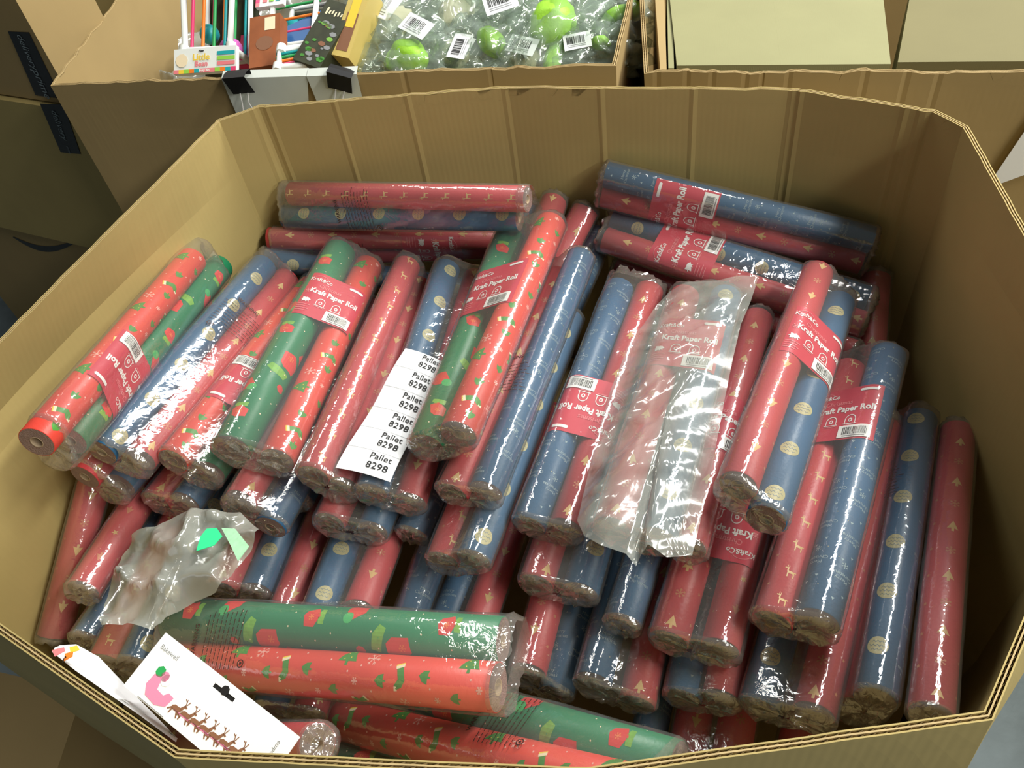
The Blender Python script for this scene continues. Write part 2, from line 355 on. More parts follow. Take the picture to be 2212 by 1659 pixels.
class Hull:                            # the skin over one roll or two rolls side by side
    def __init__(s, ends, rads):
        s.e = ends; s.r = max(rads); s.a = sum(((q[1] - q[0]) for q in ends), Vector()).normalized()
        s.len = sum((q[1] - q[0]).length for q in ends) / len(ends)
        mid = sum((q[0] + q[1] for q in ends), Vector()) / (2 * len(ends)); n = (CAM - mid); n = (n - s.a * n.dot(s.a)).normalized(); s.n0 = n
        s.right = s.a.cross(n)
        if len(ends) == 2 and (ends[1][0] + ends[1][1] - ends[0][0] - ends[0][1]).dot(s.right) < 0: s.e = ends[::-1]
    def frame(s, t):
        if len(s.e) == 1: return s.e[0][0] + s.a * t, s.right, s.n0, 0.0
        c1 = s.e[0][0] + (s.e[0][1] - s.e[0][0]).normalized() * t; c2 = s.e[1][0] + (s.e[1][1] - s.e[1][0]).normalized() * t
        w = c2 - c1; w -= s.a * w.dot(s.a); d = w.length; w.normalize(); n = w.cross(s.a)
        if n.dot(s.n0) < 0: n = -n
        return (c1 + c2) / 2, w, n, d
    def front(s, t, x, h):             # x = distance round the skin from the middle of the front
        c, w, n, d = s.frame(t); R = s.r + h
        if abs(x) <= d / 2: return c + w * x + n * R
        sg = 1 if x > 0 else -1; th = (abs(x) - d / 2) / s.r
        return c + w * sg * (d / 2 + R * math.sin(th)) + n * R * math.cos(th)
    def ring(s, t, h, scale=1.0, jit=0.0, seed=0, shift=0.0):
        c, w, n, d = s.frame(t); R = s.r + h; out = []
        per = 2 * math.pi * R + 2 * d; N = 44 if d > 0 else 30
        for i in range(N):
            q = per * i / N; L1 = math.pi * R
            if q < L1: th = -math.pi / 2 + q / R; p = w * (d / 2 + R * math.cos(th)) + n * R * math.sin(th)
            elif q < L1 + d: p = w * (d / 2 - (q - L1)) + n * R
            elif q < 2 * L1 + d: th = math.pi / 2 + (q - L1 - d) / R; p = w * (-d / 2 + R * math.cos(th)) + n * R * math.sin(th)
            else: p = w * (-d / 2 + (q - 2 * L1 - d)) - n * R
            k = noise.noise(Vector((p.x * 55 + seed, p.y * 55 + t * 22, p.z * 55))) if jit else 0
            k2 = noise.noise(Vector((i * .9 + seed, t * 160, seed * .3))) if jit else 0
            out.append(c + p * scale + p.normalized() * (jit * (k + .6 * k2)) + s.a * (shift * k2))
        return out
def make_sleeve(H, seed, far_open=False, near_open=False):
    b = MB(); st = []; N = 26
    for i in range(N + 1):
        t = -.001 + (H.len + .002) * i / N; st.append(H.ring(t, .0030, 1, .0011, seed))
    b.grid(st, 'sleeve', True)
    for near in (True, False):
        op = near_open if near else far_open; t0 = -.001 if near else H.len + .001; sg = -1 if near else 1
        R_ = [st[0] if near else st[-1]]
        if op:
            R_ += [H.ring(t0 + sg * .006, .0030, 1.0, .003, seed), H.ring(t0 + sg * .016, .0030, .92, .006, seed + 3, .006)]
        else:
            R_ += [H.ring(t0 + sg * .004, .0026, .98, .004, seed, .003), H.ring(t0 + sg * .008, .002, .80, .006, seed + 1, .006), H.ring(t0 + sg * .005, .002, .52, .006, seed + 2, .006), H.ring(t0 + sg * .007, .002, .12, .003, seed + 4, .004)]
        b.grid(R_ if near else R_, 'cap', True)
    return b
def bend(H, tc, face):
    d = 1 if face == 'far' else -1
    return lambda x, y, h: H.front(tc + d * y * 1.28, d * x, h)
def make_label(H, tc, face, e, half=.044, xo=0.0):
    B = bend(H, tc, face); b = MB(); hy = .038; P = []
    nx = 28
    for j in range(6):
        y = -hy + 2 * hy * j / 5; P.append([B(xo - half + 2 * half * i / nx, y, .0006) for i in range(nx + 1)])
    b.grid(P, 'label')
    def art(k, poly, h=.0012, mb=None):
        for s in [q for t in strips([(p[1], p[0]) for p in poly], .004) for q in [t]]:
            (mb or b).face([B(xo + q[1], q[0], h) for q in s], k)
    def txt(s_, size, x, y, k, bold=0):
        for q in text2d(s_, size, bold): art(k, [(x + px, y + py) for px, py in q])
    art('white', [(x + .027, y + .032) for x, y in ([(.009 * c, .0) for c in ()] + [(-.010, -.0018), (.010, -.0018), (.0114, 0), (.010, .0018), (-.010, .0018), (-.0114, 0)])])
    txt('Kraft&Co', .0085, -.026, .026, 'white', .0001)
    for i in range(8):
        a0, a1 = 2.4 - i * .22, 2.4 - (i + 1) * .22
        art('pink', [(-.027 + .013 * math.cos(a0), .022 + .011 * math.sin(a0)), (-.027 + .013 * math.cos(a1), .022 + .011 * math.sin(a1)), (-.027 + .0136 * math.cos(a1), .022 + .0116 * math.sin(a1)), (-.027 + .0136 * math.cos(a0), .022 + .0116 * math.sin(a0))])
    txt('Christmas', .0085, -.008, .0155, 'pink')
    txt('Kraft Paper Roll', .0112, .002, .0055, 'white', .00035)
    for cx in (-.012, .012):
        arc = [(cx + .0068 * math.cos(math.pi * i / 10), -.0105 + .0068 * math.sin(math.pi * i / 10)) for i in range(11)]
        inn = [(cx + .0058 * math.cos(math.pi * i / 10), -.0105 + .0058 * math.sin(math.pi * i / 10)) for i in range(11)]
        for i in range(10): art('white', [arc[i], arc[i + 1], inn[i + 1], inn[i]])
        for x0 in (cx - .0068, cx + .0058): art('white', rect(x0, -.0165, x0 + .001, -.0105))
        art('white', rect(cx - .0085, -.0172, cx + .0085, -.0163)); art('white', ngon(.0028, 8) and [(cx + x, -.0115 + y) for x, y in ngon(.0028, 8)])
        art('label', [(cx + x, -.0115 + y) for x, y in ngon(.0014, 6)], .0015); art('pink', rect(cx - .007, -.0192, cx + .007, -.0184))
    for i in range(4): art('pink', rect(-.042, -.021 - i * .0035, -.024 - .003 * (i % 2), -.0202 - i * .0035))
    art('white', place(LEAF, -.036, -.0125, .75)); art('white', place(LEAF, -.031, -.0125, .7, 2.2))
    for q in flake(.004, .0003): art('pink', place(q, -.037, .004))
    lab = b.build('printed_label', e, smooth=True); lab['label'] = 'red printed label'
    sb = MB(); P = []
    for j in range(3):
        y = -.0362 + .0165 * j / 2; P.append([B(xo + .0005 + .0385 * i / 12, y, .0016) for i in range(13)])
    sb.grid(P, 'white'); rr = random.Random(5); x = .006
    while x < .034:
        wd = rr.choice((.0004, .0007, .0011)); art('ink', rect(x, -.0325, x + wd, -.0225), .002, sb); x += wd + rr.choice((.0006, .0009))
    art('grey', rect(.007, -.0348, .033, -.0338), .002, sb)
    sk = sb.build('barcode_sticker', lab, smooth=True); sk['label'] = 'white barcode sticker'
    return lab
def make_marks(H, tc, e, lines=9, wide=.030, dx=0.0):
    b = MB(); rr = random.Random(3)
    for i in range(lines):
        y = (i - lines / 2) * .0058; x = -wide
        while x < wide:
            L_ = rr.uniform(.002, .008)
            b.face([H.front(tc + y + q[1], dx + x + q[0], .0046) for q in ((0, 0), (L_, 0), (L_, .0011), (0, .0011))], 'mark'); x += L_ + rr.uniform(.001, .002)
    cx, cy = -wide + .006, lines / 2 * .0058 + .009
    for i in range(12):
        a0, a1 = i * math.pi / 6, (i + 1) * math.pi / 6
        b.face([H.front(tc - cy + r * math.sin(a), dx + cx + r * math.cos(a), .0046) for r, a in ((.0045, a0), (.0045, a1), (.0032, a1), (.0032, a0))], 'mark')
    b.face([H.front(tc - cy + y, dx + cx + x, .0046) for x, y in ngon(.0018, 6)], 'mark')
    for q in text2d('WARNING', .008, .0002): b.face([H.front(tc + cy + p[1], dx + p[0], .0046) for p in q], 'mark')
    o = b.build('printed_warning', e); o['label'] = 'dark printed warning lines'; return o

# ---------------------------------------------------------------- where every roll lies: (paper, near end, far end, radius); heights are from the rim
PACKS = {
 'p1': [('SR', (-0.5392, 0.651, -0.0515), (-0.4489, 1.0605, -0.1408), 0.0210), ('GR', (-0.5354, 0.6904, -0.1002), (-0.429, 1.0974, -0.1895), 0.0215)],
 'p2': [('BD', (-0.5273, 0.7109, -0.153), (-0.3635, 1.1046, -0.2084), 0.0210), ('RT', (-0.4889, 0.7111, -0.1791), (-0.3382, 1.1074, -0.2453), 0.0210)],
 'p3': [('SR', (-0.4467, 0.6998, -0.1822), (-0.302, 1.0965, -0.2631), 0.0210), ('GR', (-0.4095, 0.6966, -0.2131), (-0.2547, 1.0931, -0.2707), 0.0210)],
 'p4': [('GR', (-0.3611, 0.6877, -0.1649), (-0.2356, 1.0971, -0.2043), 0.0250), ('SR', (-0.3094, 0.6703, -0.1838), (-0.1971, 1.0825, -0.2325), 0.0230)],
 'p5': [('RD', (-0.2637, 0.6385, -0.188), (-0.1301, 1.0463, -0.2168), 0.0210), ('RT', (-0.2337, 0.6374, -0.2197), (-0.1207, 1.0498, -0.264), 0.0210)],
 'p6': [('BD', (-0.1967, 0.6157, -0.2129), (-0.0681, 1.0259, -0.2201), 0.0210), ('RT', (-0.152, 0.6045, -0.231), (-0.0248, 1.0151, -0.2401), 0.0210)],
 'p7': [('GR', (-0.1157, 0.6314, -0.1615), (0.0378, 1.0324, -0.1855), 0.0225), ('SR', (-0.0723, 0.6182, -0.1336), (0.1016, 1.01, -0.1593), 0.0230)],
 's1': [('RT', (-0.0722, 0.7174, -0.2316), (0.1193, 1.0972, -0.1842), 0.0210)],
 'p8': [('RT', (-0.0959, 0.5826, -0.2003), (0.1011, 0.9641, -0.225), 0.0210), ('BL', (-0.0534, 0.5726, -0.1922), (0.1358, 0.9586, -0.1904), 0.0210)],
 'p9': [('RD', (-0.1211, 0.5274, -0.255), (0.0564, 0.9189, -0.2594), 0.0210), ('BD', (-0.0816, 0.5081, -0.232), (0.1025, 0.8959, -0.2496), 0.0210)],
 'p10': [('BL', (-0.011, 0.5352, -0.226), (0.1856, 0.9176, -0.2279), 0.0210), ('RT', (0.0319, 0.5255, -0.229), (0.2282, 0.9081, -0.2358), 0.0210)],
 'p11': [('RT', (0.0782, 0.4776, -0.17), (0.2683, 0.8608, -0.214), 0.0210), ('BD', (0.1234, 0.4568, -0.1737), (0.3206, 0.8375, -0.2062), 0.0210)],
 'p12': [('RT', (0.1594, 0.4583, -0.2064), (0.3691, 0.8299, -0.2563), 0.0210)],
 'p13': [('RT', (0.2137, 0.4733, -0.1238), (0.4465, 0.8291, -0.1867), 0.0210), ('BD', (0.2339, 0.4384, -0.1439), (0.4668, 0.7925, -0.2156), 0.0210)],
 'p14': [('RD', (0.2214, 0.3614, -0.2207), (0.4607, 0.7152, -0.2688), 0.0210), ('BL', (0.2624, 0.3483, -0.2054), (0.5021, 0.7037, -0.2386), 0.0225)],
 'p15': [('RT', (0.2424, 0.2804, -0.2666), (0.4796, 0.6364, -0.3029), 0.0210), ('BD', (0.1942, 0.3015, -0.2861), (0.4254, 0.6641, -0.3051), 0.0210)],
 'p16': [('RD', (0.295, 0.2869, -0.2979), (0.518, 0.6518, -0.3426), 0.0210), ('BD', (0.3007, 0.2773, -0.2511), (0.5303, 0.6371, -0.3031), 0.0210)],
 'p17': [('RT', (0.3401, 0.249, -0.2346), (0.5664, 0.6066, -0.3042), 0.0210)],
 'a1': [('RD', (0.0714, 1.0031, -0.1012), (-0.2995, 1.1944, -0.1432), 0.0192), ('BD', (0.0567, 1.0165, -0.1426), (-0.3231, 1.1892, -0.1801), 0.0192)],
 'a2': [('RT', (0.0485, 1.1, -0.2411), (-0.3598, 1.1767, -0.2096), 0.0192), ('RT', (0.0748, 1.1144, -0.2755), (-0.3378, 1.1842, -0.2577), 0.0192)],
 'a3': [('BD', (0.0228, 1.0878, -0.3558), (-0.3727, 1.153, -0.2317), 0.0192)],
 's2': [('BL', (-0.1152, 0.7793, -0.3593), (0.0861, 1.1101, -0.2019), 0.0192)],
 's3': [('BL', (-0.5856, 0.793, -0.2958), (-0.3949, 1.1646, -0.2596), 0.0192)],
 'b1': [('BL', (0.5505, 0.887, -0.1961), (0.2, 1.0661, -0.1283), 0.0198), ('RT', (0.5412, 0.8841, -0.2322), (0.1942, 1.0683, -0.1643), 0.0198)],
 'b2': [('BD', (0.5238, 0.8158, -0.2444), (0.2082, 1.0589, -0.2099), 0.0198), ('RT', (0.505, 0.7829, -0.258), (0.1855, 1.0195, -0.2148), 0.0198)],
 'b3': [('RD', (0.4811, 0.7502, -0.2776), (0.2122, 1.0448, -0.3003), 0.0198)],
 's4': [('RT', (-0.0949, 0.8076, -0.4009), (0.167, 1.0788, -0.1964), 0.0210)],
 's5': [('BL', (-0.0347, 0.7172, -0.3368), (0.187, 1.0711, -0.2427), 0.0210)],
 's6': [('RT', (0.4017, 0.5041, -0.3925), (0.5653, 0.8757, -0.2631), 0.0210)],
 'm1': [('RT', (-0.5695, 0.7106, -0.1933), (-0.3914, 1.0994, -0.2417), 0.0210), ('BL', (-0.5407, 0.7184, -0.2312), (-0.3607, 1.1051, -0.2809), 0.0210)],
 'm2': [('RT', (-0.5033, 0.7013, -0.2608), (-0.3177, 1.0868, -0.3037), 0.0210), ('BL', (-0.4587, 0.6881, -0.2559), (-0.2765, 1.0741, -0.3083), 0.0210)],
 'm3': [('RT', (-0.3667, 0.647, -0.2202), (-0.2147, 1.0456, -0.2723), 0.0210), ('BL', (-0.3349, 0.6144, -0.2441), (-0.1785, 1.013, -0.2855), 0.0210)],
 's7': [('BL', (-0.3164, 0.6864, -0.2923), (-0.1612, 1.0853, -0.3327), 0.0210)],
 'm4': [('RT', (-0.2623, 0.6132, -0.2565), (-0.1115, 1.0128, -0.3059), 0.0210), ('BL', (-0.2086, 0.5941, -0.2651), (-0.067, 0.9956, -0.3252), 0.0210)],
 's8': [('BL', (-0.1607, 0.5943, -0.2848), (0.0413, 0.9709, -0.2396), 0.0210)],
 'n0': [('RT', (-0.6691, 0.5849, -0.3588), (-0.5181, 0.9252, -0.144), 0.0210)],
 'n2': [('RD', (-0.5806, 0.5849, -0.2636), (-0.4815, 0.9967, -0.3372), 0.0210)],
 'n1': [('BL', (-0.5904, 0.5424, -0.3118), (-0.4712, 0.9496, -0.3818), 0.0210)],
 'n3': [('RD', (-0.5531, 0.5005, -0.3001), (-0.4524, 0.9164, -0.3416), 0.0210), ('BD', (-0.513, 0.4874, -0.295), (-0.4123, 0.9031, -0.3399), 0.0210)],
 'n4': [('RT', (-0.4169, 0.5733, -0.3035), (-0.3021, 0.9857, -0.3443), 0.0210), ('BD', (-0.3751, 0.5711, -0.317), (-0.258, 0.9838, -0.3469), 0.0210)],
 's9': [('RT', (-0.3452, 0.5119, -0.3192), (-0.229, 0.924, -0.359), 0.0210)],
 'n5': [('BD', (-0.2846, 0.5006, -0.2869), (-0.1827, 0.9099, -0.3707), 0.0210), ('RT', (-0.231, 0.4954, -0.2799), (-0.1266, 0.8939, -0.3998), 0.0210)],
 's10': [('BL', (-0.1864, 0.4855, -0.3301), (-0.0072, 0.8748, -0.297), 0.0210)],
 'n6': [('BL', (-0.1485, 0.4588, -0.3391), (0.0093, 0.8546, -0.398), 0.0210), ('RT', (-0.1009, 0.4582, -0.3209), (0.0586, 0.8487, -0.4035), 0.0210)],
 'o1': [('RT', (-0.0145, 0.4824, -0.2689), (0.169, 0.8714, -0.2729), 0.0210), ('BD', (0.0341, 0.4623, -0.2706), (0.2205, 0.8494, -0.2849), 0.0220)],
 'o2': [('BL', (0.0756, 0.4179, -0.2765), (0.2771, 0.7974, -0.2951), 0.0210)],
 'o3': [('RT', (0.1177, 0.3816, -0.264), (0.3302, 0.7547, -0.2909), 0.0220), ('RD', (0.1689, 0.3605, -0.2583), (0.3808, 0.7327, -0.2941), 0.0210)],
 'q1': [('RT', (-0.0416, 0.3986, -0.3154), (0.1221, 0.7952, -0.3433), 0.0210), ('BL', (-0.016, 0.3784, -0.3459), (0.1596, 0.7706, -0.3611), 0.0210)],
 'q2': [('BL', (0.0301, 0.3746, -0.3169), (0.2155, 0.7618, -0.3399), 0.0210), ('RT', (0.0726, 0.3438, -0.3279), (0.2561, 0.7324, -0.3449), 0.0210)],
 'q3': [('BL', (0.1238, 0.3386, -0.3207), (0.3166, 0.7227, -0.3393), 0.0210), ('RD', (0.1622, 0.3253, -0.3061), (0.3641, 0.7032, -0.341), 0.0210)],
 'r1': [('RT', (0.1139, 0.2868, -0.3768), (0.3052, 0.6719, -0.3891), 0.0210), ('RT', (0.1575, 0.2697, -0.3637), (0.3541, 0.651, -0.3895), 0.0210)],
 'r3': [('RT', (0.2325, 0.2685, -0.3853), (0.4517, 0.6331, -0.4481), 0.0210)],
 'r2': [('BL', (0.0754, 0.3138, -0.3927), (0.2582, 0.702, -0.4204), 0.0210)],
 'g1': [('BL', (-0.3627, 0.4287, -0.3552), (-0.252, 0.8417, -0.394), 0.0210), ('RT', (-0.3143, 0.416, -0.3593), (-0.2039, 0.8277, -0.4153), 0.0210)],
 'g2': [('RT', (-0.265, 0.3294, -0.235), (-0.5529, 0.4829, -0.5148), 0.0210)],
 'f1': [('GR', (-0.0587, 0.3952, -0.2164), (-0.4629, 0.5287, -0.2745), 0.0250), ('SR', (-0.0697, 0.3415, -0.2059), (-0.4664, 0.4814, -0.2944), 0.0250)],
 'f2': [('SR', (0.0487, 0.2191, -0.2073), (-0.2833, 0.4162, -0.3962), 0.0250), ('GR', (0.0909, 0.2454, -0.2383), (-0.254, 0.4622, -0.3748), 0.0250)],
 'f3': [('GR', (0.1003, 0.2092, -0.3328), (-0.2926, 0.3673, -0.4071), 0.0250)],
}
# per pack: description, printed label (distance from near end, way up, extra), warning print, open ends
INFO = {
 'p1': ('bright red and green pair furthest left of the upper layer, beside the left wall', ('label', .13, 'near'), None),
 'p2': ('blue and plain red pair with dark warning print, second pack from the left wall', None, ('marks', .275)),
 'p3': ('bright red roll tucked under the fat green roll, its barcode label upside down', ('label', .15, 'near'), None),
 'p4': ('fat green and bright red pair with a large red label near its far end', ('label', .29, 'far'), None),
 'p5': ('red reindeer roll just left of the white pallet sticker strip, with a deeper red roll', None, None),
 'p6': ('blue bauble and red pair lying directly under the white pallet sticker strip', None, None),
 'p7': ('green and bright red snowflake pair just right of the white pallet sticker strip', ('label', .265, 'far'), None),
 's1': ('red roll end sticking up behind the bright red snowflake roll, near the back wall', None, None),
 'p8': ('long blue roll in wrinkled film right of the snowflake roll, red roll on its left', None, ('marks', .17)),
 'p9': ('blue bauble and red pair ending below the long blue roll, in the box centre', None, None),
 'p10': ('blue and red pair with an upside-down red label, left of the milky plastic bag', ('label', .175, 'near'), None),
 'p11': ('red and blue bauble pair inside the large wrinkled clear bag at centre right', ('label', .30, 'far'), None),
 'p12': ('red tree-print roll lying against the right side of the large wrinkled clear bag', ('label', .185, 'far'), None),
 'p13': ('raised red and blue pair with a tilted red label, highest on the right half', ('label', .27, 'far'), None),
 'p14': ('red reindeer and glossy blue pair with a big red label, near the right wall', ('label', .30, 'far'), None),
 'p15': ('red tree roll and blue bauble roll at lower right, under the glossy blue roll', None, None),
 'p16': ('blue roll with a row of large gold baubles, second from the right wall', None, ('marks', .29)),
 'p17': ('dark shaded red roll furthest right, pressed against the right cardboard wall', None, None),
 'a1': ('red reindeer and blue bauble pair lying crosswise at the back left, topmost there', None, ('marks', .275)),
 'a2': ('pair of red tree rolls crosswise at the back left, below the blue bauble roll', ('label', .15, 'near'), ('marks', .29)),
 'a3': ('blue bauble roll end poking out under the crosswise red rolls at the back left', None, None),
 's2': ('blue roll end just right of the crosswise pairs at the back wall', None, None),
 's3': ('blue roll buried behind the upper left packs, beside the left wall', None, None),
 'b1': ('blue and red pair crosswise at the back right, topmost, with a red label', ('label', .272, 'far'), None),
 'b2': ('blue bauble and red pair crosswise at the back right, second from the back wall', ('label', .27, 'far'), None),
 'b3': ('red reindeer roll lying crosswise at the back right, partly behind the clear bag', None, None),
 's4': ('red roll standing out behind the long blue roll at the middle of the back wall', None, None),
 's5': ('dark blue roll in the gap at the left ends of the crosswise right packs', None, None),
 's6': ('red roll at the right ends of the crosswise right packs, in shade', None, None),
 'm1': ('red and blue roll ends in crumpled film, furthest left of the second row', None, None),
 'm2': ('red and blue roll ends in crumpled film, second pair in the left second row', None, None),
 'm3': ('red and blue roll ends just above the green tag of the grey bag', None, None),
 's7': ('grey wrapped roll end below the red reindeer roll left of the pallet sticker strip', None, None),
 'm4': ('red and blue roll ends directly below the pallet sticker strip', None, None),
 's8': ('small blue roll end with reddish film, right of the ends below the sticker strip', None, None),
 'n0': ('long red roll with gold trees in the lower left corner, furthest left', None, None),
 'n2': ('red reindeer roll second from the left wall, its brown end facing down', None, None),
 'n1': ('short stretch of blue roll below the brown roll end in the lower left corner', None, None),
 'n3': ('red and blue bauble pair partly under the white reindeer card, lower left', None, None),
 'n4': ('blue bauble roll with open tan core above the green crosswise roll, beside a red end', None, None),
 's9': ('red wedge with one gold tree between two blue bauble rolls, above the green crosswise roll', None, None),
 'n5': ('blue bauble and red tree pair ending just above the middle of the green crosswise roll', None, None),
 's10': ('blue lettered roll right of the red tree roll, above the green crosswise roll', None, None),
 'n6': ('blue and red pair ending above the right end of the green crosswise roll', None, None),
 'o1': ('red star roll and blue bauble roll ends below the milky plastic bag', None, None),
 'o2': ('blue lettered roll below the right corner of the milky plastic bag', None, None),
 'o3': ('thick red tree roll and red reindeer roll at lower centre right, ends in bunched film', ('label', .15, 'near'), None),
 'q1': ('red tree roll and blue roll ending right of the crosswise pair, lower middle', None, None),
 'q2': ('blue and red roll ends above the lower green crosswise roll', None, None),
 'q3': ('small blue and red roll ends at the front, left of a blue bauble roll end', None, None),
 'r1': ('two red rolls deep in the shade against the front wall', None, None),
 'r3': ('single red roll in deep shade at the front wall, furthest right', None, None),
 'r2': ('blue roll glimpsed below the lower green crosswise roll at the front', None, None),
 'g1': ('two dark film-wrapped roll ends below the crosswise bright red roll', None, None),
 'g2': ('deep red roll end sticking out under the white reindeer card', None, None),
 'f1': ('green and bright red pair crosswise in front, upper one, with dark warning print', None, ('marks', .335)),
 'f2': ('bright red and green pair crosswise along the front rim, right of the white card', None, ('marksfar', .175)),
 'f3': ('lowest green roll along the front rim, under the bright red crosswise roll', None, None),
}
PH = {}
rp = random.Random(21)
for pid, rl in PACKS.items():
    desc, lb, mk = INFO[pid]
    ends = [(Vector(a) + Vector((0, 0, RIM)), Vector(b) + Vector((0, 0, RIM))) for t, a, b, r in rl]
    base = sum((e[0] for e in ends), Vector()) / len(ends)
    e = empty('wrapping_paper_twin_pack' if len(rl) == 2 else 'wrapping_paper_roll', base)
    tag(e, desc, 'wrapping paper', 'plastic wrapped Christmas paper rolls heaped in the octagonal box')
    for (t, a, b, r), (A, B_) in zip(rl, ends):
        kind, phi = PAPER[t]
        x = (B_ - A).normalized(); n = CAM - (A + B_) / 2; n = (n - x * n.dot(x)).normalized(); y = n.cross(x)
        m3 = Matrix((x, y, n)).transposed(); fl = rp.random() < .5 and pid[0] not in 'fab'
        ln = (B_ - A).length; m = m3.to_4x4() @ Matrix.Rotation(phi + (0 if pid[0] == 'f' else rp.uniform(-.35, .35)), 4, 'X')
        if fl: m = m @ Matrix.Translation((ln, 0, 0)) @ Matrix.Rotation(math.pi, 4, 'Z')
        m = m @ Matrix.Diagonal((ln / RL, r / R0, r / R0, 1))
        m.translation = m.translation + A - base
        o = bpy.data.objects.new('paper_roll', ROLL[kind]); col.objects.link(o); o.parent = e; o.matrix_local = m; o['label'] = PLAB[kind]
        c = bpy.data.objects.new('cardboard_core', CORE); col.objects.link(c); c.parent = o
    H = Hull([(p - base, q - base) for p, q in ends], [r for _, _, _, r in rl])
    H.n0 = None
    mid = sum((p + q for p, q in ends), Vector()) / (2 * len(ends)); n = CAM - mid; H.n0 = (n - H.a * n.dot(H.a)).normalized(); H.right = H.a.cross(H.n0)
    H.e = [(p - base, q - base) for p, q in ends]
    if len(ends) == 2 and (ends[1][0] + ends[1][1] - ends[0][0] - ends[0][1]).dot(H.right) < 0: H.e = H.e[::-1]
    PH[pid] = (H, e, base)
    sl = make_sleeve(H, rp.uniform(0, 90), pid in ('p10', 'p15'), pid in ('a1', 'a2', 'f1')).build('plastic_sleeve', e, smooth=True); sl['label'] = 'clear crinkled plastic wrap'
    if lb: make_label(H, lb[1], lb[2], e, .044 if len(rl) == 2 else .030, 0)
    if mk: make_marks(H, mk[1], e)
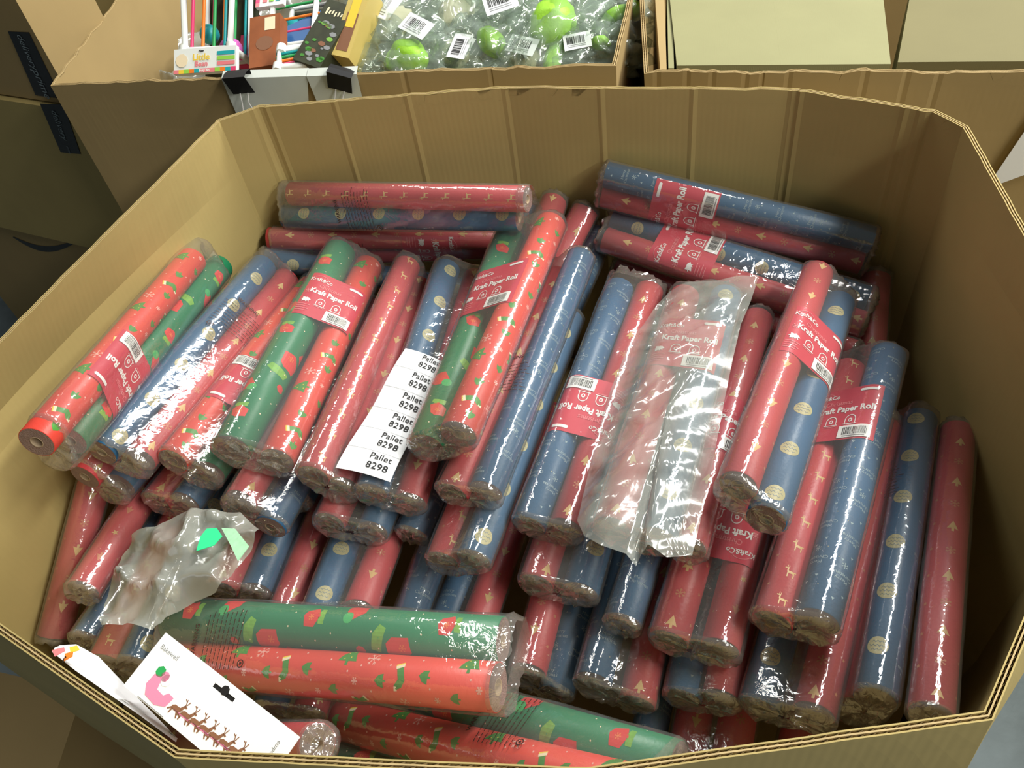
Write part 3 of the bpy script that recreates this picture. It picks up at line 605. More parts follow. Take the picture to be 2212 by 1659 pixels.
# ---------------------------------------------------------------- cardboard boxes with corrugated walls
def offset_path(P, d, closed=True):
    out = []; n = len(P)
    for i in range(n):
        a, b, c = P[i - 1], P[i], P[(i + 1) % n]
        e1 = (b - a).normalized(); e2 = (c - b).normalized(); n1 = Vector((-e1.y, e1.x)); n2 = Vector((-e2.y, e2.x)); m = (n1 + n2)
        m = m / max(.4, m.length_squared / 2) if m.length > 1e-6 else n1
        out.append(b + m * d)
    return out
def big_box(name, pts, z0, z1, th, k, creases=(), step=.02, dent=.004, seed=0, flute=True, ragged=0.0, bulge=()):
    # pts run clockwise seen from above, so that +offset is outward for this order
    pts = [Vector(p) for p in pts]; n = len(pts)
    area2 = sum(pts[i].x * pts[(i + 1) % n].y - pts[(i + 1) % n].x * pts[i].y for i in range(n))
    if area2 > 0: pts = pts[::-1]
    path = []; per = 0; cr = []
    for i in range(n):
        a, b = pts[i], pts[(i + 1) % n]; L_ = (b - a).length; m = max(2, int(L_ / step))
        for j in range(m): path.append((a.lerp(b, j / m), per + L_ * j / m))
        for cxy in creases:
            q = Vector(cxy); t = (q - a).dot(b - a) / L_ ** 2
            if 0 < t < 1 and (a.lerp(b, t) - q).length < .03: cr.append(per + t * L_)
        per += L_
    for c in cr:
        for dd in (-.006, 0, .006):
            s = (c + dd) % per
            for i in range(len(path)):
                s1 = path[(i + 1) % len(path)][1] or per
                if path[i][1] <= s < s1:
                    a, b = path[i][0], path[(i + 1) % len(path)][0]; t = (s - path[i][1]) / max(1e-9, s1 - path[i][1])
                    path.insert(i + 1, (a.lerp(b, t), s)); break
    xy = [p for p, s in path]; ss = [s for p, s in path]
    out_n = offset_path(xy, 1.0); nrm = [(o - x) for o, x in zip(out_n, xy)]
    base = Vector((sum(p.x for p in pts) / n, sum(p.y for p in pts) / n, z0))
    zs = [z0, z0 + .2, z0 + .4] + [z1 - .45 + .045 * i for i in range(10)] + [z1 - .012, z1] if z1 - z0 > .7 else [z0 + (z1 - z0) * i / 8 for i in range(8)] + [z1 - .01, z1]
    def P(i, z, off):
        x = xy[i]; s = ss[i]; f = min(1, (z1 - z) / .12 + .12)
        w_ = dent * f * noise.noise(Vector((x.x * 4 + seed, x.y * 4, z * 3)))
        for c in cr:
            if abs(s - c) < .002: w_ -= .0011
        for bx, by, sg, am in bulge: w_ += am * math.exp(-((x.x - bx) ** 2 + (x.y - by) ** 2) / sg ** 2) * min(1, max(0, z1 - z) / .10) * min(1, z / .4)
        rg = ragged * noise.noise(Vector((x.x * 35, x.y * 35, seed))) if z > z1 - .005 else 0
        return Vector((x.x, x.y, z + rg)) + Vector((nrm[i].x, nrm[i].y, 0)) * (off + w_)
    b = MB(); N = len(xy); lt = .0012 if flute else th / 2
    uvf = lambda i, j: (ss[j % N] if j < N else per, zs[min(i, len(zs) - 1)])
    def skin(off):
        b.grid([[P(j % N, z, off) for j in range(N + 1)] for z in zs], k, False, lambda i, j: ((ss[j] if j < N else per), zs[i]))
    skin(0); skin(th)
    if flute:
        for o0, o1 in ((0, lt), (th - lt, th), (th / 2 - lt / 2, th / 2 + lt / 2)):
            b.grid([[P(j % N, z1 - (0 if q in (1, 2) else .02), (o0, o0, o1, o1)[q]) for j in range(N + 1)] for q in range(4)], 'flute' if o0 > 0 and o1 < th else k)
        b.grid([[P(j % N, z1 - .02, o) for j in range(N + 1)] for o in (0, th)], 'flute')
    else: b.grid([[P(j % N, z1, o) for j in range(N + 1)] for o in (0, th)], k)
    e = empty(name, base)
    b2 = b.build('cardboard_wall', e, smooth=False, origin=base); b2['label'] = 'brown corrugated wall'
    if flute:
        fb = MB(); per_n = int(per / .0042) // 2 * 2; A_ = []
        def Q(s, z, off):
            i = 0
            import bisect
            i = max(0, bisect.bisect_right(ss, s) - 1); s1 = ss[i + 1] if i + 1 < N else per
            t = (s - ss[i]) / max(1e-9, s1 - ss[i]); return P(i, z, off).lerp(P((i + 1) % N, z, off), t)
        for o0, o1 in ((lt, th / 2 - lt / 2), (th / 2 + lt / 2, th - lt)):
            r = []
            for q in range(per_n + 1):
                s = per * q / per_n % per; r.append((s, o0 if q % 2 else o1))
            for dx in (0, .0007):
                fb.grid([[Q((s + dx) % per, z, o) for s, o in r] for z in (z1 - .02, z1 - .0006)], 'flute')
        fo = fb.build('corrugated_edge', e, origin=base); fo['label'] = 'wavy paper flutes in the cut rim'
    fl = MB(); fl.face([Vector((p.x, p.y, z0 + .004)) for p in pts], k); fl.face([Vector((p.x, p.y, z0)) for p in pts][::-1], k)
    fl.build('box_bottom', e, origin=base)
    return e
S_ = .62 / .70
rim = [(-.662, .869), (-.413, 1.356), (-.346, 1.379), (.078, 1.291), (.505, 1.126), (.666, 1.003), (.685, .954), (.64, .718), (.593, .469), (.389, .268), (.319, .2), (.112, .208), (.004, .212), (-.337, .287), (-.541, .445), (-.783, .632)]
rim = [(x * S_, y * S_) for x, y in rim]
def rimx(u, v): p = at(u, v, 0); return (p.x, p.y)
cre = [rimx(*q) for q in ((575, 228), (545, 236), (723, 214), (880, 202), (1090, 190), (1300, 183), (1500, 187), (1712, 196), (1728, 200), (1955, 235), (2000, 240), (1990, 240), (470, 266))]
bb = big_box('octagonal_bulk_box', rim, 0.0, RIM, .007, 'kraft', cre, seed=3, dent=.006, ragged=.002, bulge=((-.56, .80, .30, .042), (.50, .38, .24, .036)))
tag(bb, 'large octagonal corrugated cardboard box full of wrapping paper rolls, open at the top', 'box')
pad = MB(); pc = [Vector((x, y)) for x, y in rim]; cxy = sum(pc, Vector((0, 0))) / len(pc); pc = [cxy + (p - cxy) * .965 for p in pc]
for z, s in ((RIM - .56, 1), (RIM - .57, -1)): pad.face([Vector((p.x, p.y, z)) for p in pc][::s], 'kraft_plain')
pad.grid([[Vector((p.x, p.y, z)) for p in pc] for z in (RIM - .57, RIM - .56)], 'kraft_plain', True)
# loose bottom pad carried by hidden stock: a part of the box
po = pad.build('inner_pad', bb, origin=bb.location)
b2 = big_box('toy_bin', [(-.677, 1.437), (.234, 1.159), (.305, 1.360), (.50, 1.97), (-.54, 2.30)], 0.0, RIM, .007, 'kraft_plain', [rimx(870, 158), rimx(1060, 150)], seed=9, dent=.006, flute=True, ragged=.004)
tag(b2, 'brown bin of bagged green toys behind the octagonal box, paper clipped to its front', 'box')
b3 = big_box('carton_bin', [(.279, 1.118), (.74, .945), (1.22, .765), (1.45, 1.45), (.47, 2.0)], 0.0, RIM, .007, 'kraft_plain', [rimx(u, 152) for u in (1420, 1485, 1540, 1612, 1650, 1705, 1870, 1960, 2030)], seed=5, dent=.008, ragged=.005)
tag(b3, 'brown cardboard bin behind the right side, holding large pale cartons', 'box')
# ---------------------------------------------------------------- floor
fb = MB(); fb.face([(-6, -4, 0), (6, -4, 0), (6, 8, 0), (-6, 8, 0)], 'floor'); fo = fb.build('floor'); fo['kind'] = 'structure'
# ---------------------------------------------------------------- cartons
def carton(name, c, ang, sz, k, label, group=None, lid_gap=True):
    e = empty(name, c); e.rotation_euler = (0, 0, ang); b = MB(); sx, sy, sz_ = sz
    b.box((0, 0, sz_ / 2), (sx, sy, sz_), k); b.build('carton_body', e)
    f = MB(); g = .002
    for s in (-1, 1): f.box((0, s * (sy / 4 + g / 2), sz_ + .002), (sx, sy / 2 - g, .004), k)
    f.build('top_flaps', e); tag(e, label, 'box', group); return e
# stack at the upper left: front faces stand on one line
fp = at(0, 207, -.1); fq = at(140, 228, -.1); fd = (fq - fp); fd.z = 0; fd.normalize(); fn = Vector((fd.y, -fd.x, 0)); fa = math.atan2(fd.y, fd.x)
def stack(z0, z1, wd, right, fwd, k, label):
    c = fq + fd * (right - wd / 2) - fn * (.075 - fwd); c.z = z0 + RIM
    return carton('stacked_carton', c, fa, (wd, .15, z1 - z0), k, label, 'cartons stacked beside the toy bin')
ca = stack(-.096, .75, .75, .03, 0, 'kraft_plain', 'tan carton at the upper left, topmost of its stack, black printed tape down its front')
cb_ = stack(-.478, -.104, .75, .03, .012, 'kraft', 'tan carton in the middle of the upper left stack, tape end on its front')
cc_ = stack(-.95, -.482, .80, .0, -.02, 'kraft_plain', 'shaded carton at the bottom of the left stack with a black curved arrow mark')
def tape(parent, off, quad, words):
    P0 = fq + fn * off; pts = [on_plane(u, v, P0, fn) for u, v in quad]
    mwi = (Matrix.Translation(parent.location) @ Matrix.Rotation(fa, 4, 'Z')).inverted()
    b = MB(); b.face([mwi @ p for p in pts], 'tape'); b.face([mwi @ (p - fn * .0006) for p in pts][::-1], 'tape')
    t = b.build('black_tape', parent); t['label'] = 'black tape with pale lettering'
    w_ = MB(); o = (pts[0] + pts[1]) / 2; d = ((pts[2] + pts[3]) / 2 - o); L_ = d.length; d.normalize(); ac = (pts[1] - pts[0]).normalized(); ac = (ac - d * ac.dot(d)).normalized()
    for (s, wd_, sz) in words:
        for q in text2d(wd_, sz):
            w_.face([mwi @ (o + d * (L_ * s + x) + ac * y + fn * .0012) for x, y in q], 'tapetext')
    if words: w_.build('tape_lettering', t)
tape(ca, .0015, ((17, 68), (62, 70), (132, 213), (77, 206)), ((.30, 'delivery', .022), (.80, 'prime', .026)))
tape(cb_, .0135, ((86, 224), (137, 226), (174, 333), (131, 329)), ((.42, 'delivery', .022), (.93, 'prime', .008)))
tape(cc_, -.0185, ((173, 497), (212, 500), (240, 560), (200, 560)), ())
sm = MB(); P0 = fq + fn * -.0185; mwi = (Matrix.Translation(cc_.location) @ Matrix.Rotation(fa, 4, 'Z')).inverted(); A_ = []
for i in range(19):
    t = i / 18; u = 28 + 160 * t; v = 512 + 26 * math.sin(math.pi * min(1, t * 1.05)); th = 1 + 5 * math.sin(math.pi * t)
    A_.append([mwi @ on_plane(u, v - th, P0, fn), mwi @ on_plane(u, v + th, P0, fn)])
sm.grid(A_, 'tape'); sm.face([mwi @ on_plane(u, v, P0, fn) for u, v in ((170, 502), (200, 497), (192, 525), (184, 518))], 'tape'); s_ = sm.build('curved_arrow_mark', cc_)
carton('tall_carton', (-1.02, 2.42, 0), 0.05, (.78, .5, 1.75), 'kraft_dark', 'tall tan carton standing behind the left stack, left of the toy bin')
# cartons standing inside the right-hand bin, tops just below its rim
def carton_top(name, quad, z, zb, k, label, group='pale cartons inside the right-hand bin'):
    P = [at(u, v, z) for u, v in quad]; c = sum(P, Vector()) / 4; c.z = zb + RIM; e = empty(name, c); b = MB()
    Q = [Vector((p.x, p.y, zb + RIM)) for p in P]; loc = lambda p: p - c
    for i in range(4): b.face([loc(Q[i]), loc(Q[(i + 1) % 4]), loc(P[(i + 1) % 4]), loc(P[i])], k)
    b.face([loc(p) for p in Q][::-1], k); b.build('carton_body', e)
    f = MB(); th = Vector((0, 0, .004)); m1 = (P[0] + P[1]) / 2; m2 = (P[3] + P[2]) / 2; g = (P[1] - P[0]).normalized() * 0
    for q in ((P[0], m1 - g, m2 - g, P[3]), (m1 + g, P[1], P[2], m2 + g)):
        f.face([loc(p + th) for p in q], k)
        for i in range(4): f.face([loc(q[i]), loc(q[(i + 1) % 4]), loc(q[(i + 1) % 4] + th), loc(q[i] + th)], k)
    f.build('top_flaps', e); tag(e, label, 'box', group); return e
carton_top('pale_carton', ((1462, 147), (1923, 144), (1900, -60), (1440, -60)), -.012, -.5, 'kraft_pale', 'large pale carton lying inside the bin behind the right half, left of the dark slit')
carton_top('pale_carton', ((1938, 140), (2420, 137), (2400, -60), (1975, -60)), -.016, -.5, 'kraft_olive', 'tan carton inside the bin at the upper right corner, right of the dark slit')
def slab(name, P, th, k, label, cat, group=None, nrm=None, kind=None):
    c = sum(P, Vector()) / len(P); n = nrm or (P[1] - P[0]).cross(P[-1] - P[0]).normalized(); b = MB(); Q = [p - n * th for p in P]
    b.face([p - c for p in P], k); b.face([p - c for p in Q][::-1], k)
    for i in range(len(P)): j = (i + 1) % len(P); b.face([P[i] - c, Q[i] - c, Q[j] - c, P[j] - c], k)
    o = b.build(name); o.location = c
    return tag(o, label, cat, group) if label else o
slab('cardboard_divider', [at(1426, 150, -.01), at(1440, 150, -.01), at(1434, -50, -.01), at(1412, -50, -.01)], .3, 'kraft_plain', 'narrow tan cardboard strip standing at the left end inside the right-hand bin', 'cardboard')
slab('cardboard_divider', [at(1444, 147, -.012), at(1456, 147, -.012), at(1452, -50, -.012), at(1440, -50, -.012)], .3, 'kraft_pale', 'pale torn cardboard strip beside the large pale carton', 'cardboard')
carton('floor_carton', (1.10, .78, 0), 0.0, (.58, .44, .67), 'kraft', 'tan carton standing on the floor at the right edge, beyond the octagonal box')
# white sheet stuck on the front of the right-hand bin
bn = Vector((-.461, .173, 0)); bn = Vector((-.173, -.461, 0)).normalized() * 1.0; bp0 = Vector((.74, .945, 0)) + Vector((-.173, -.461, 0)).normalized() * .009
bn2 = Vector((-.18, -.48, 0)).normalized(); bp2 = Vector((.74, .945, 0)) + bn2 * .012
ws = [on_plane(u, v, bp2, bn2) for u, v in ((2144, 386), (2152, 400), (2330, 335), (2280, 185))]
slab('white_paper_sheet', ws, .0006, 'card', 'plain white sheet stuck on the bin front at the right edge', 'paper', nrm=bn2)
# paper and binder clips on the toy bin's front
tf0 = Vector((-.677, 1.437, 0)); tf1 = Vector((.234, 1.159, 0)); td = (tf1 - tf0).normalized(); tn = Vector((td.y, -td.x, 0)); tp = tf0 + tn * .011
def front_quad(name, q, label, off=.0):
    P = [on_plane(u, v, tp + tn * off, tn) for u, v in q]
    c = sum(P, Vector()) / len(P); b = MB(); b.face([p - c for p in P], 'card2'); b.face([p - c - tn * .0005 for p in P][::-1], 'card2')
    lip = [P[0] - c, P[1] - c, P[1] - c - tn * .014 + Vector((0, 0, .006)), P[0] - c - tn * .014 + Vector((0, 0, .006))]
    b.face(lip, 'card2'); o = b.build(name); o.location = c; return tag(o, label, 'paper')
M['card2'] = mat('clipped_paper', (.62, .66, .62), .55, .5, 12, .3, .12, 10)
front_quad('clipped_paper', ((478, 170), (664, 164), (668, 262), (520, 268)), 'wide white paper clipped over the toy bin rim, held by the left binder clip')
front_quad('clipped_paper', ((662, 165), (770, 160), (792, 250), (700, 258)), 'narrower white paper with a curled edge, held by the right binder clip', .002)
def clip_at(u, v, tilt, label):
    p = on_plane(u, v, tp + tn * .004, tn); e = empty('binder_clip', p); b = MB(); r = Matrix.Rotation(tilt, 3, tn); up = r @ Vector((0, 0, 1)); rt = r @ td
    f = lambda x, y, z: rt * x + up * y + tn * z
    w2, h = .020, .019
    pr = [(h * -.9, .0015), (h * .9, .013), (h * 1.0, .0), (h * .9, -.012), (h * -.9, -.006)]
    for i in range(4):
        (y0, z0), (y1, z1) = pr[i], pr[i + 1]; b.face([f(-w2, y0, z0), f(w2, y0, z0), f(w2, y1, z1), f(-w2, y1, z1)], 'ink')
    b.build('clip_body', e); m = MB()
    m.tube([f(-.007, h * -.85, .002), f(-.006, -.030, .010), f(-.012, -.052, .012), f(-.008, -.060, .012), f(.008, -.060, .012), f(.012, -.052, .012), f(.006, -.030, .010), f(.007, h * -.85, .002)], .0011, 'metal', 6)
    m.build('wire_handle', e, smooth=True); tag(e, label, 'binder clip', 'binder clips on the toy bin')
clip_at(519, 180, .05, 'black binder clip nearer the left, gripping the wide white paper')
clip_at(736, 174, -.32, 'tilted black binder clip gripping the narrower paper, right of the other clip')
# ---------------------------------------------------------------- pallet sticker strip
pq = [at(876, 752, -.184), at(963, 785, -.184), at(843, 1042, -.186), at(725, 1011, -.186)]
c0 = sum(pq, Vector()) / 4; ps = MB()
def pmap(x, y, h=0): # x across 0..1, y down 0..1
    a = pq[0].lerp(pq[1], x); b = pq[3].lerp(pq[2], x); p = a.lerp(b, y); return p - c0 + Vector((0, 0, h + .004 * math.sin(math.pi * x) + .0025 * math.sin(y * 9)))
ps.grid([[pmap(i / 6, j / 24) for i in range(7)] for j in range(25)], 'card'); ps.grid([[pmap(i / 6, j / 24, -.0006) for i in range(7)] for j in range(25)], 'card')
pst = ps.build('pallet_sticker_strip', smooth=True); pst.location = c0
tag(pst, 'long white strip of six stickers reading Pallet 8298, lying on the rolls', 'sticker strip')
Wd = (pq[1] - pq[0]).length; Ht = (pq[3] - pq[0]).length; tx = MB()
for k in range(6):
    yc = (k + .42) / 6
    for wd_, yo, sz in (('Pallet', -.007, .0125), ('8298', .007, .0135)):
        for q in text2d(wd_, sz, .0001): tx.face([pmap(.70 + x / Wd, yc + (yo - y) / Ht, .0008) for x, y in q], 'ink')
    if k: tx.grid([[pmap(i / 8, k / 6 + o / Ht, .0005) for i in range(9)] for o in (-.0002, .0002)], 'grey')
t_ = tx.build('sticker_lettering', pst); t_['label'] = 'black printed lettering'
# ---------------------------------------------------------------- white reindeer card box, tilted at the front left
A = at(358, 1366, -.115); B = at(268, 1482, -.125); C_ = at(648, 1592, -.135)
ex = (C_ - A).normalized(); n_ = ex.cross(B - A).normalized(); n_ = n_ if n_.z > 0 else -n_; ey = n_.cross(ex)
if ey.dot(B - A) < 0: ey = -ey
LX = (C_ - A).length; LY = (B - A).length
ce = empty('craft_box', A + ex * LX / 2 + ey * LY / 2 - n_ * .02); cl = ce.location.copy()
cf = lambda x, y, h=0: A + ex * x + ey * y + n_ * h - cl
b = MB(); TH = .022
sx0, sx1, sy0, sy1 = LX * .43, LX * .58, LY * .135, LY * .205
for q in (((0, 0), (LX, 0), (LX, sy0), (0, sy0)), ((0, sy0), (sx0, sy0), (sx0, sy1), (0, sy1)), ((sx1, sy0), (LX, sy0), (LX, sy1), (sx1, sy1)), ((0, sy1), (LX, sy1), (LX, LY), (0, LY))):
    b.face([cf(*p) for p in q], 'card')
    b.face([cf(p[0], p[1], -.0008) for p in q][::-1], 'card')
b.build('front_card', ce)
b = MB(); hm = .03
P = [(.03, hm), (LX - .03, hm), (LX - .03, LY - .002), (.03, LY - .002)]
b.face([cf(x, y, -TH) for x, y in P], 'greyside')
for i in range(4):
    a, c = P[i], P[(i + 1) % 4]; b.face([cf(*a, -.001), cf(*c, -.001), cf(*c, -TH), cf(*a, -TH)], 'greyside')
o = b.build('blister_tray', ce); o['label'] = 'grey clear tray behind the card'
s = MB(); s.face([cf(x, y, -.0009) for x, y in ((sx0, sy0), (sx1, sy0), (sx1, sy1), (sx0, sy1))], 'ink'); s.face([cf(LX * .505 + x, LY * .135 + y, .0003) for x, y in ngon(.0048, 8)], 'ink'); s.build('hang_slot', ce)
art = MB()
def aput(k, P, x, y, s=1, a=0): 
    for t in tessellate_polygon([[Vector((p[0], p[1], 0)) for p in P]]): art.face([cf(x + q[0], y + q[1], .0004) for q in [rot([(P[i][0] * s, P[i][1] * s)], a)[0] for i in t]], k)
aput('sleigh', [(-.018, -.008), (-.008, -.010), (-.004, .002), (.006, .003), (.010, -.002), (.018, -.001), (.016, .010), (.004, .015), (-.012, .013), (-.019, .004)], LX * .20, LY * .70, .92)
aput('grn', ngon(.0055, 7), LX * .13, LY * .50); aput('whitep', ngon(.006, 8), LX * .19, LY * .55); aput('sleigh', ngon(.005, 8), LX * .17, LY * .52)
aput('grey', rect(-.018, .0165, .018, .0172), LX * .21, LY * .70)
RUN = [[(-.006, -.001), (-.003, -.003), (.004, -.003), (.006, -.001), (.004, .0018), (-.004, .0018)], [(.003, -.003), (.006, -.0075), (.0078, -.0065), (.006, -.001)],
       [(.006, -.0078), (.010, -.0065), (.009, -.0052), (.006, -.0058)], [(.004, .001), (.009, .003), (.0088, .0042), (.003, .0018)], [(.003, .001), (.006, .006), (.0048, .0064), (.0015, .0018)],
       [(-.004, .001), (-.008, .0045), (-.0088, .0036), (-.0055, .000)], [(-.003, .001), (-.004, .0065), (-.0052, .0062), (-.0048, .001)],
       [(.0062, -.0075), (.0045, -.0125), (.0053, -.0127), (.0070, -.0080)], [(.005, -.0105), (.0025, -.0118), (.003, -.0124), (.0055, -.0112)], [(.007, -.0078), (.0085, -.0125), (.0093, -.0122), (.0078, -.0075)]]
for i in range(7):
    for q in RUN: aput('brown', q, LX * (.34 + .068 * i), LY * (.78 - .010 * i), 1.0, .0)
    aput('sleigh', rect(.0, -.0006, .020, .0006), LX * (.33 + .069 * i), LY * (.80 - .010 * i))
for q in text2d('Bakewell', .0068): art.face([cf(LX * .10 + x, LY * .20 - y, .0004) for x, y in q], 'grey')
for q in text2d('embossed', .006): art.face([cf(LX * .92 + x * .0 - y, LY * .42 + x, .0004) for x, y in q], 'grey')
art.build('printed_reindeer_picture', ce)['label'] = 'pink sleigh and a row of brown reindeer'
tag(ce, 'white card pack with a pink sleigh and brown reindeer in the front left corner', 'gift pack')
# ---------------------------------------------------------------- crumpled sheets and bags
def sheet(name, poly, k, amp, fr, label, cat, seed=0, cuts=9, aniso=None, dome=.0, under=.012, tag_it=True):
    P = [Vector(p) for p in poly]; c = sum(P, Vector()) / len(P); bm = bmesh.new()
    vs = [bm.verts.new(p - c) for p in P]; cv = bm.verts.new((0, 0, dome)); 
    for i in range(len(vs)): bm.faces.new((vs[i], vs[(i + 1) % len(vs)], cv))
    rimv = set(v.index for v in vs)
    for _ in range(cuts): 
        es = [e for e in bm.edges if e.calc_length() > .012]
        if not es: break
        bmesh.ops.subdivide_edges(bm, edges=es, cuts=1); bmesh.ops.triangulate(bm, faces=bm.faces)
    bm.normal_update(); bm.verts.ensure_lookup_table(); bd = [v for v in bm.verts if v.is_boundary]
    up = (CAM - c).normalized(); up = (up + Vector((0, 0, 1))).normalized()
    for v in bm.verts:
        q = v.co.copy(); 
        if aniso: 
            d, st = aniso; q = q - d * q.dot(d) * (1 - 1 / st)
        r_ = 1 - abs(noise.noise(q * fr + Vector((seed, 0, 0)))) * 2; r2 = noise.noise(q * fr * 2.3 + Vector((0, seed, 0)))
        rad = min((v.co - x.co).length for x in bd[::4]) if bd else .1; f = min(1, rad / .02 + .15)
        v.co = v.co + up * (amp * (max(0, r_) ** 3 * .8 + .35 * r2) * f)
    me = bpy.data.meshes.new(name)
    if under:
        ret = bmesh.ops.duplicate(bm, geom=bm.verts[:] + bm.edges[:] + bm.faces[:]); nv = [g for g in ret['geom'] if isinstance(g, bmesh.types.BMVert)]
        for v in nv: v.co -= up * (.0012)
        for g in ret['geom']:
            if isinstance(g, bmesh.types.BMFace): g.normal_flip()
    bm.to_mesh(me); bm.free(); me.materials.append(M[k])
    for p in me.polygons: p.use_smooth = True
    o = bpy.data.objects.new(name, me); col.objects.link(o); o.location = c
    if tag_it: tag(o, label, cat)
    return o
zf, zn = -.168, -.132
def L3(u, v, z): return at(u, v, z)
bagp = [L3(1480, 610, -.19), L3(1560, 606, -.172), L3(1638, 600, -.165), L3(1622, 650, -.165), L3(1600, 702, -.165), L3(1582, 780, -.16), L3(1562, 880, -.156), L3(1536, 1020, -.15), L3(1512, 1130, -.146), L3(1495, 1200, -.145), L3(1440, 1205, -.141),
        L3(1400, 1178, -.136), L3(1384, 1200, -.14), L3(1374, 1224, -.15), L3(1352, 1196, -.142), L3(1300, 1178, -.14), L3(1262, 1158, -.15), L3(1247, 1125, -.155), L3(1264, 1050, -.175), L3(1290, 945, -.185), L3(1318, 845, -.195), L3(1356, 752, -.20), L3(1410, 672, -.20), L3(1445, 632, -.20)]
H11, e11, b11 = PH['p11']
wr = sheet('milky_plastic_bag', bagp, 'bag', .011, 26, 'large wrinkled clear bag over the red and blue pair at centre right', 'plastic bag', 4, aniso=((H11.right + H11.a * .45).normalized(), 5.0), dome=.026, under=0)
rb = MB(); rr = random.Random(11)
for (u0, v0, u1, v1, n) in ((1442, 650, 1400, 690, 1), ):
    pass
gb = [at(u, v, z) for u, v, z in ((440, 1102, -.20), (520, 1108, -.20), (562, 1150, -.205), (540, 1195, -.21), (500, 1245, -.22), (468, 1282, -.225), (420, 1300, -.23), (372, 1330, -.225), (330, 1362, -.22), (280, 1350, -.225), (228, 1356, -.23), (226, 1310, -.235), (246, 1240, -.235), (262, 1200, -.235), (295, 1165, -.23), (350, 1130, -.21), (395, 1108, -.205))]
g_ = sheet('grey_plastic_bag', gb, 'greybag', .030, 17, 'crumpled translucent grey bag with a bright green tag, left of centre on the rolls', 'plastic bag', 12, dome=.03, under=0)
gc = g_.location
def flat(name, q, k, parent, off, z, label=None):
    P = [at(u, v, z) - off for u, v in q]; b = MB(); b.face(P, k); b.face([p - Vector((0, 0, .0006)) for p in P][::-1], k); o = b.build(name, parent)
    if label: o['label'] = label
    return o
flat('green_tag', ((424, 1190), (432, 1160), (446, 1142), (468, 1140), (480, 1158), (462, 1178)), 'tag', g_, gc, -.176, 'bright green tag')
flat('card_insert', ((478, 1140), (508, 1142), (538, 1180), (514, 1212), (498, 1178)), 'tagpale', g_, gc, -.180, 'pale green patterned card')
# white crumpled packaging in the lower left corner
wp = [at(u, v, z) for u, v, z in ((112, 1408, -.14), (130, 1394, -.17), (165, 1392, -.20), (215, 1420, -.20), (262, 1470, -.19), (300, 1510, -.18), (385, 1596, -.17), (380, 1603, -.15), (300, 1544, -.14), (225, 1492, -.13), (165, 1450, -.13))]
wo = sheet('crumpled_white_packaging', wp, 'card', .014, 25, 'crumpled white packaging with a yellow and orange print in the lower left corner', 'packaging', 3, dome=.0, under=0)
for q, k, nm in ((((150, 1398), (166, 1394), (172, 1404), (152, 1410)), 'yellow', 'yellow_print'), (((140, 1412), (158, 1406), (156, 1418), (138, 1428)), 'orange', 'orange_print'), (((136, 1424), (142, 1416), (144, 1424), (134, 1432)), 'ink', 'black_print'), (((112, 1404), (138, 1398), (140, 1406), (118, 1418)), 'pink', 'pink_print')):
    flat(nm, q, k, wo, wo.location, -.128)
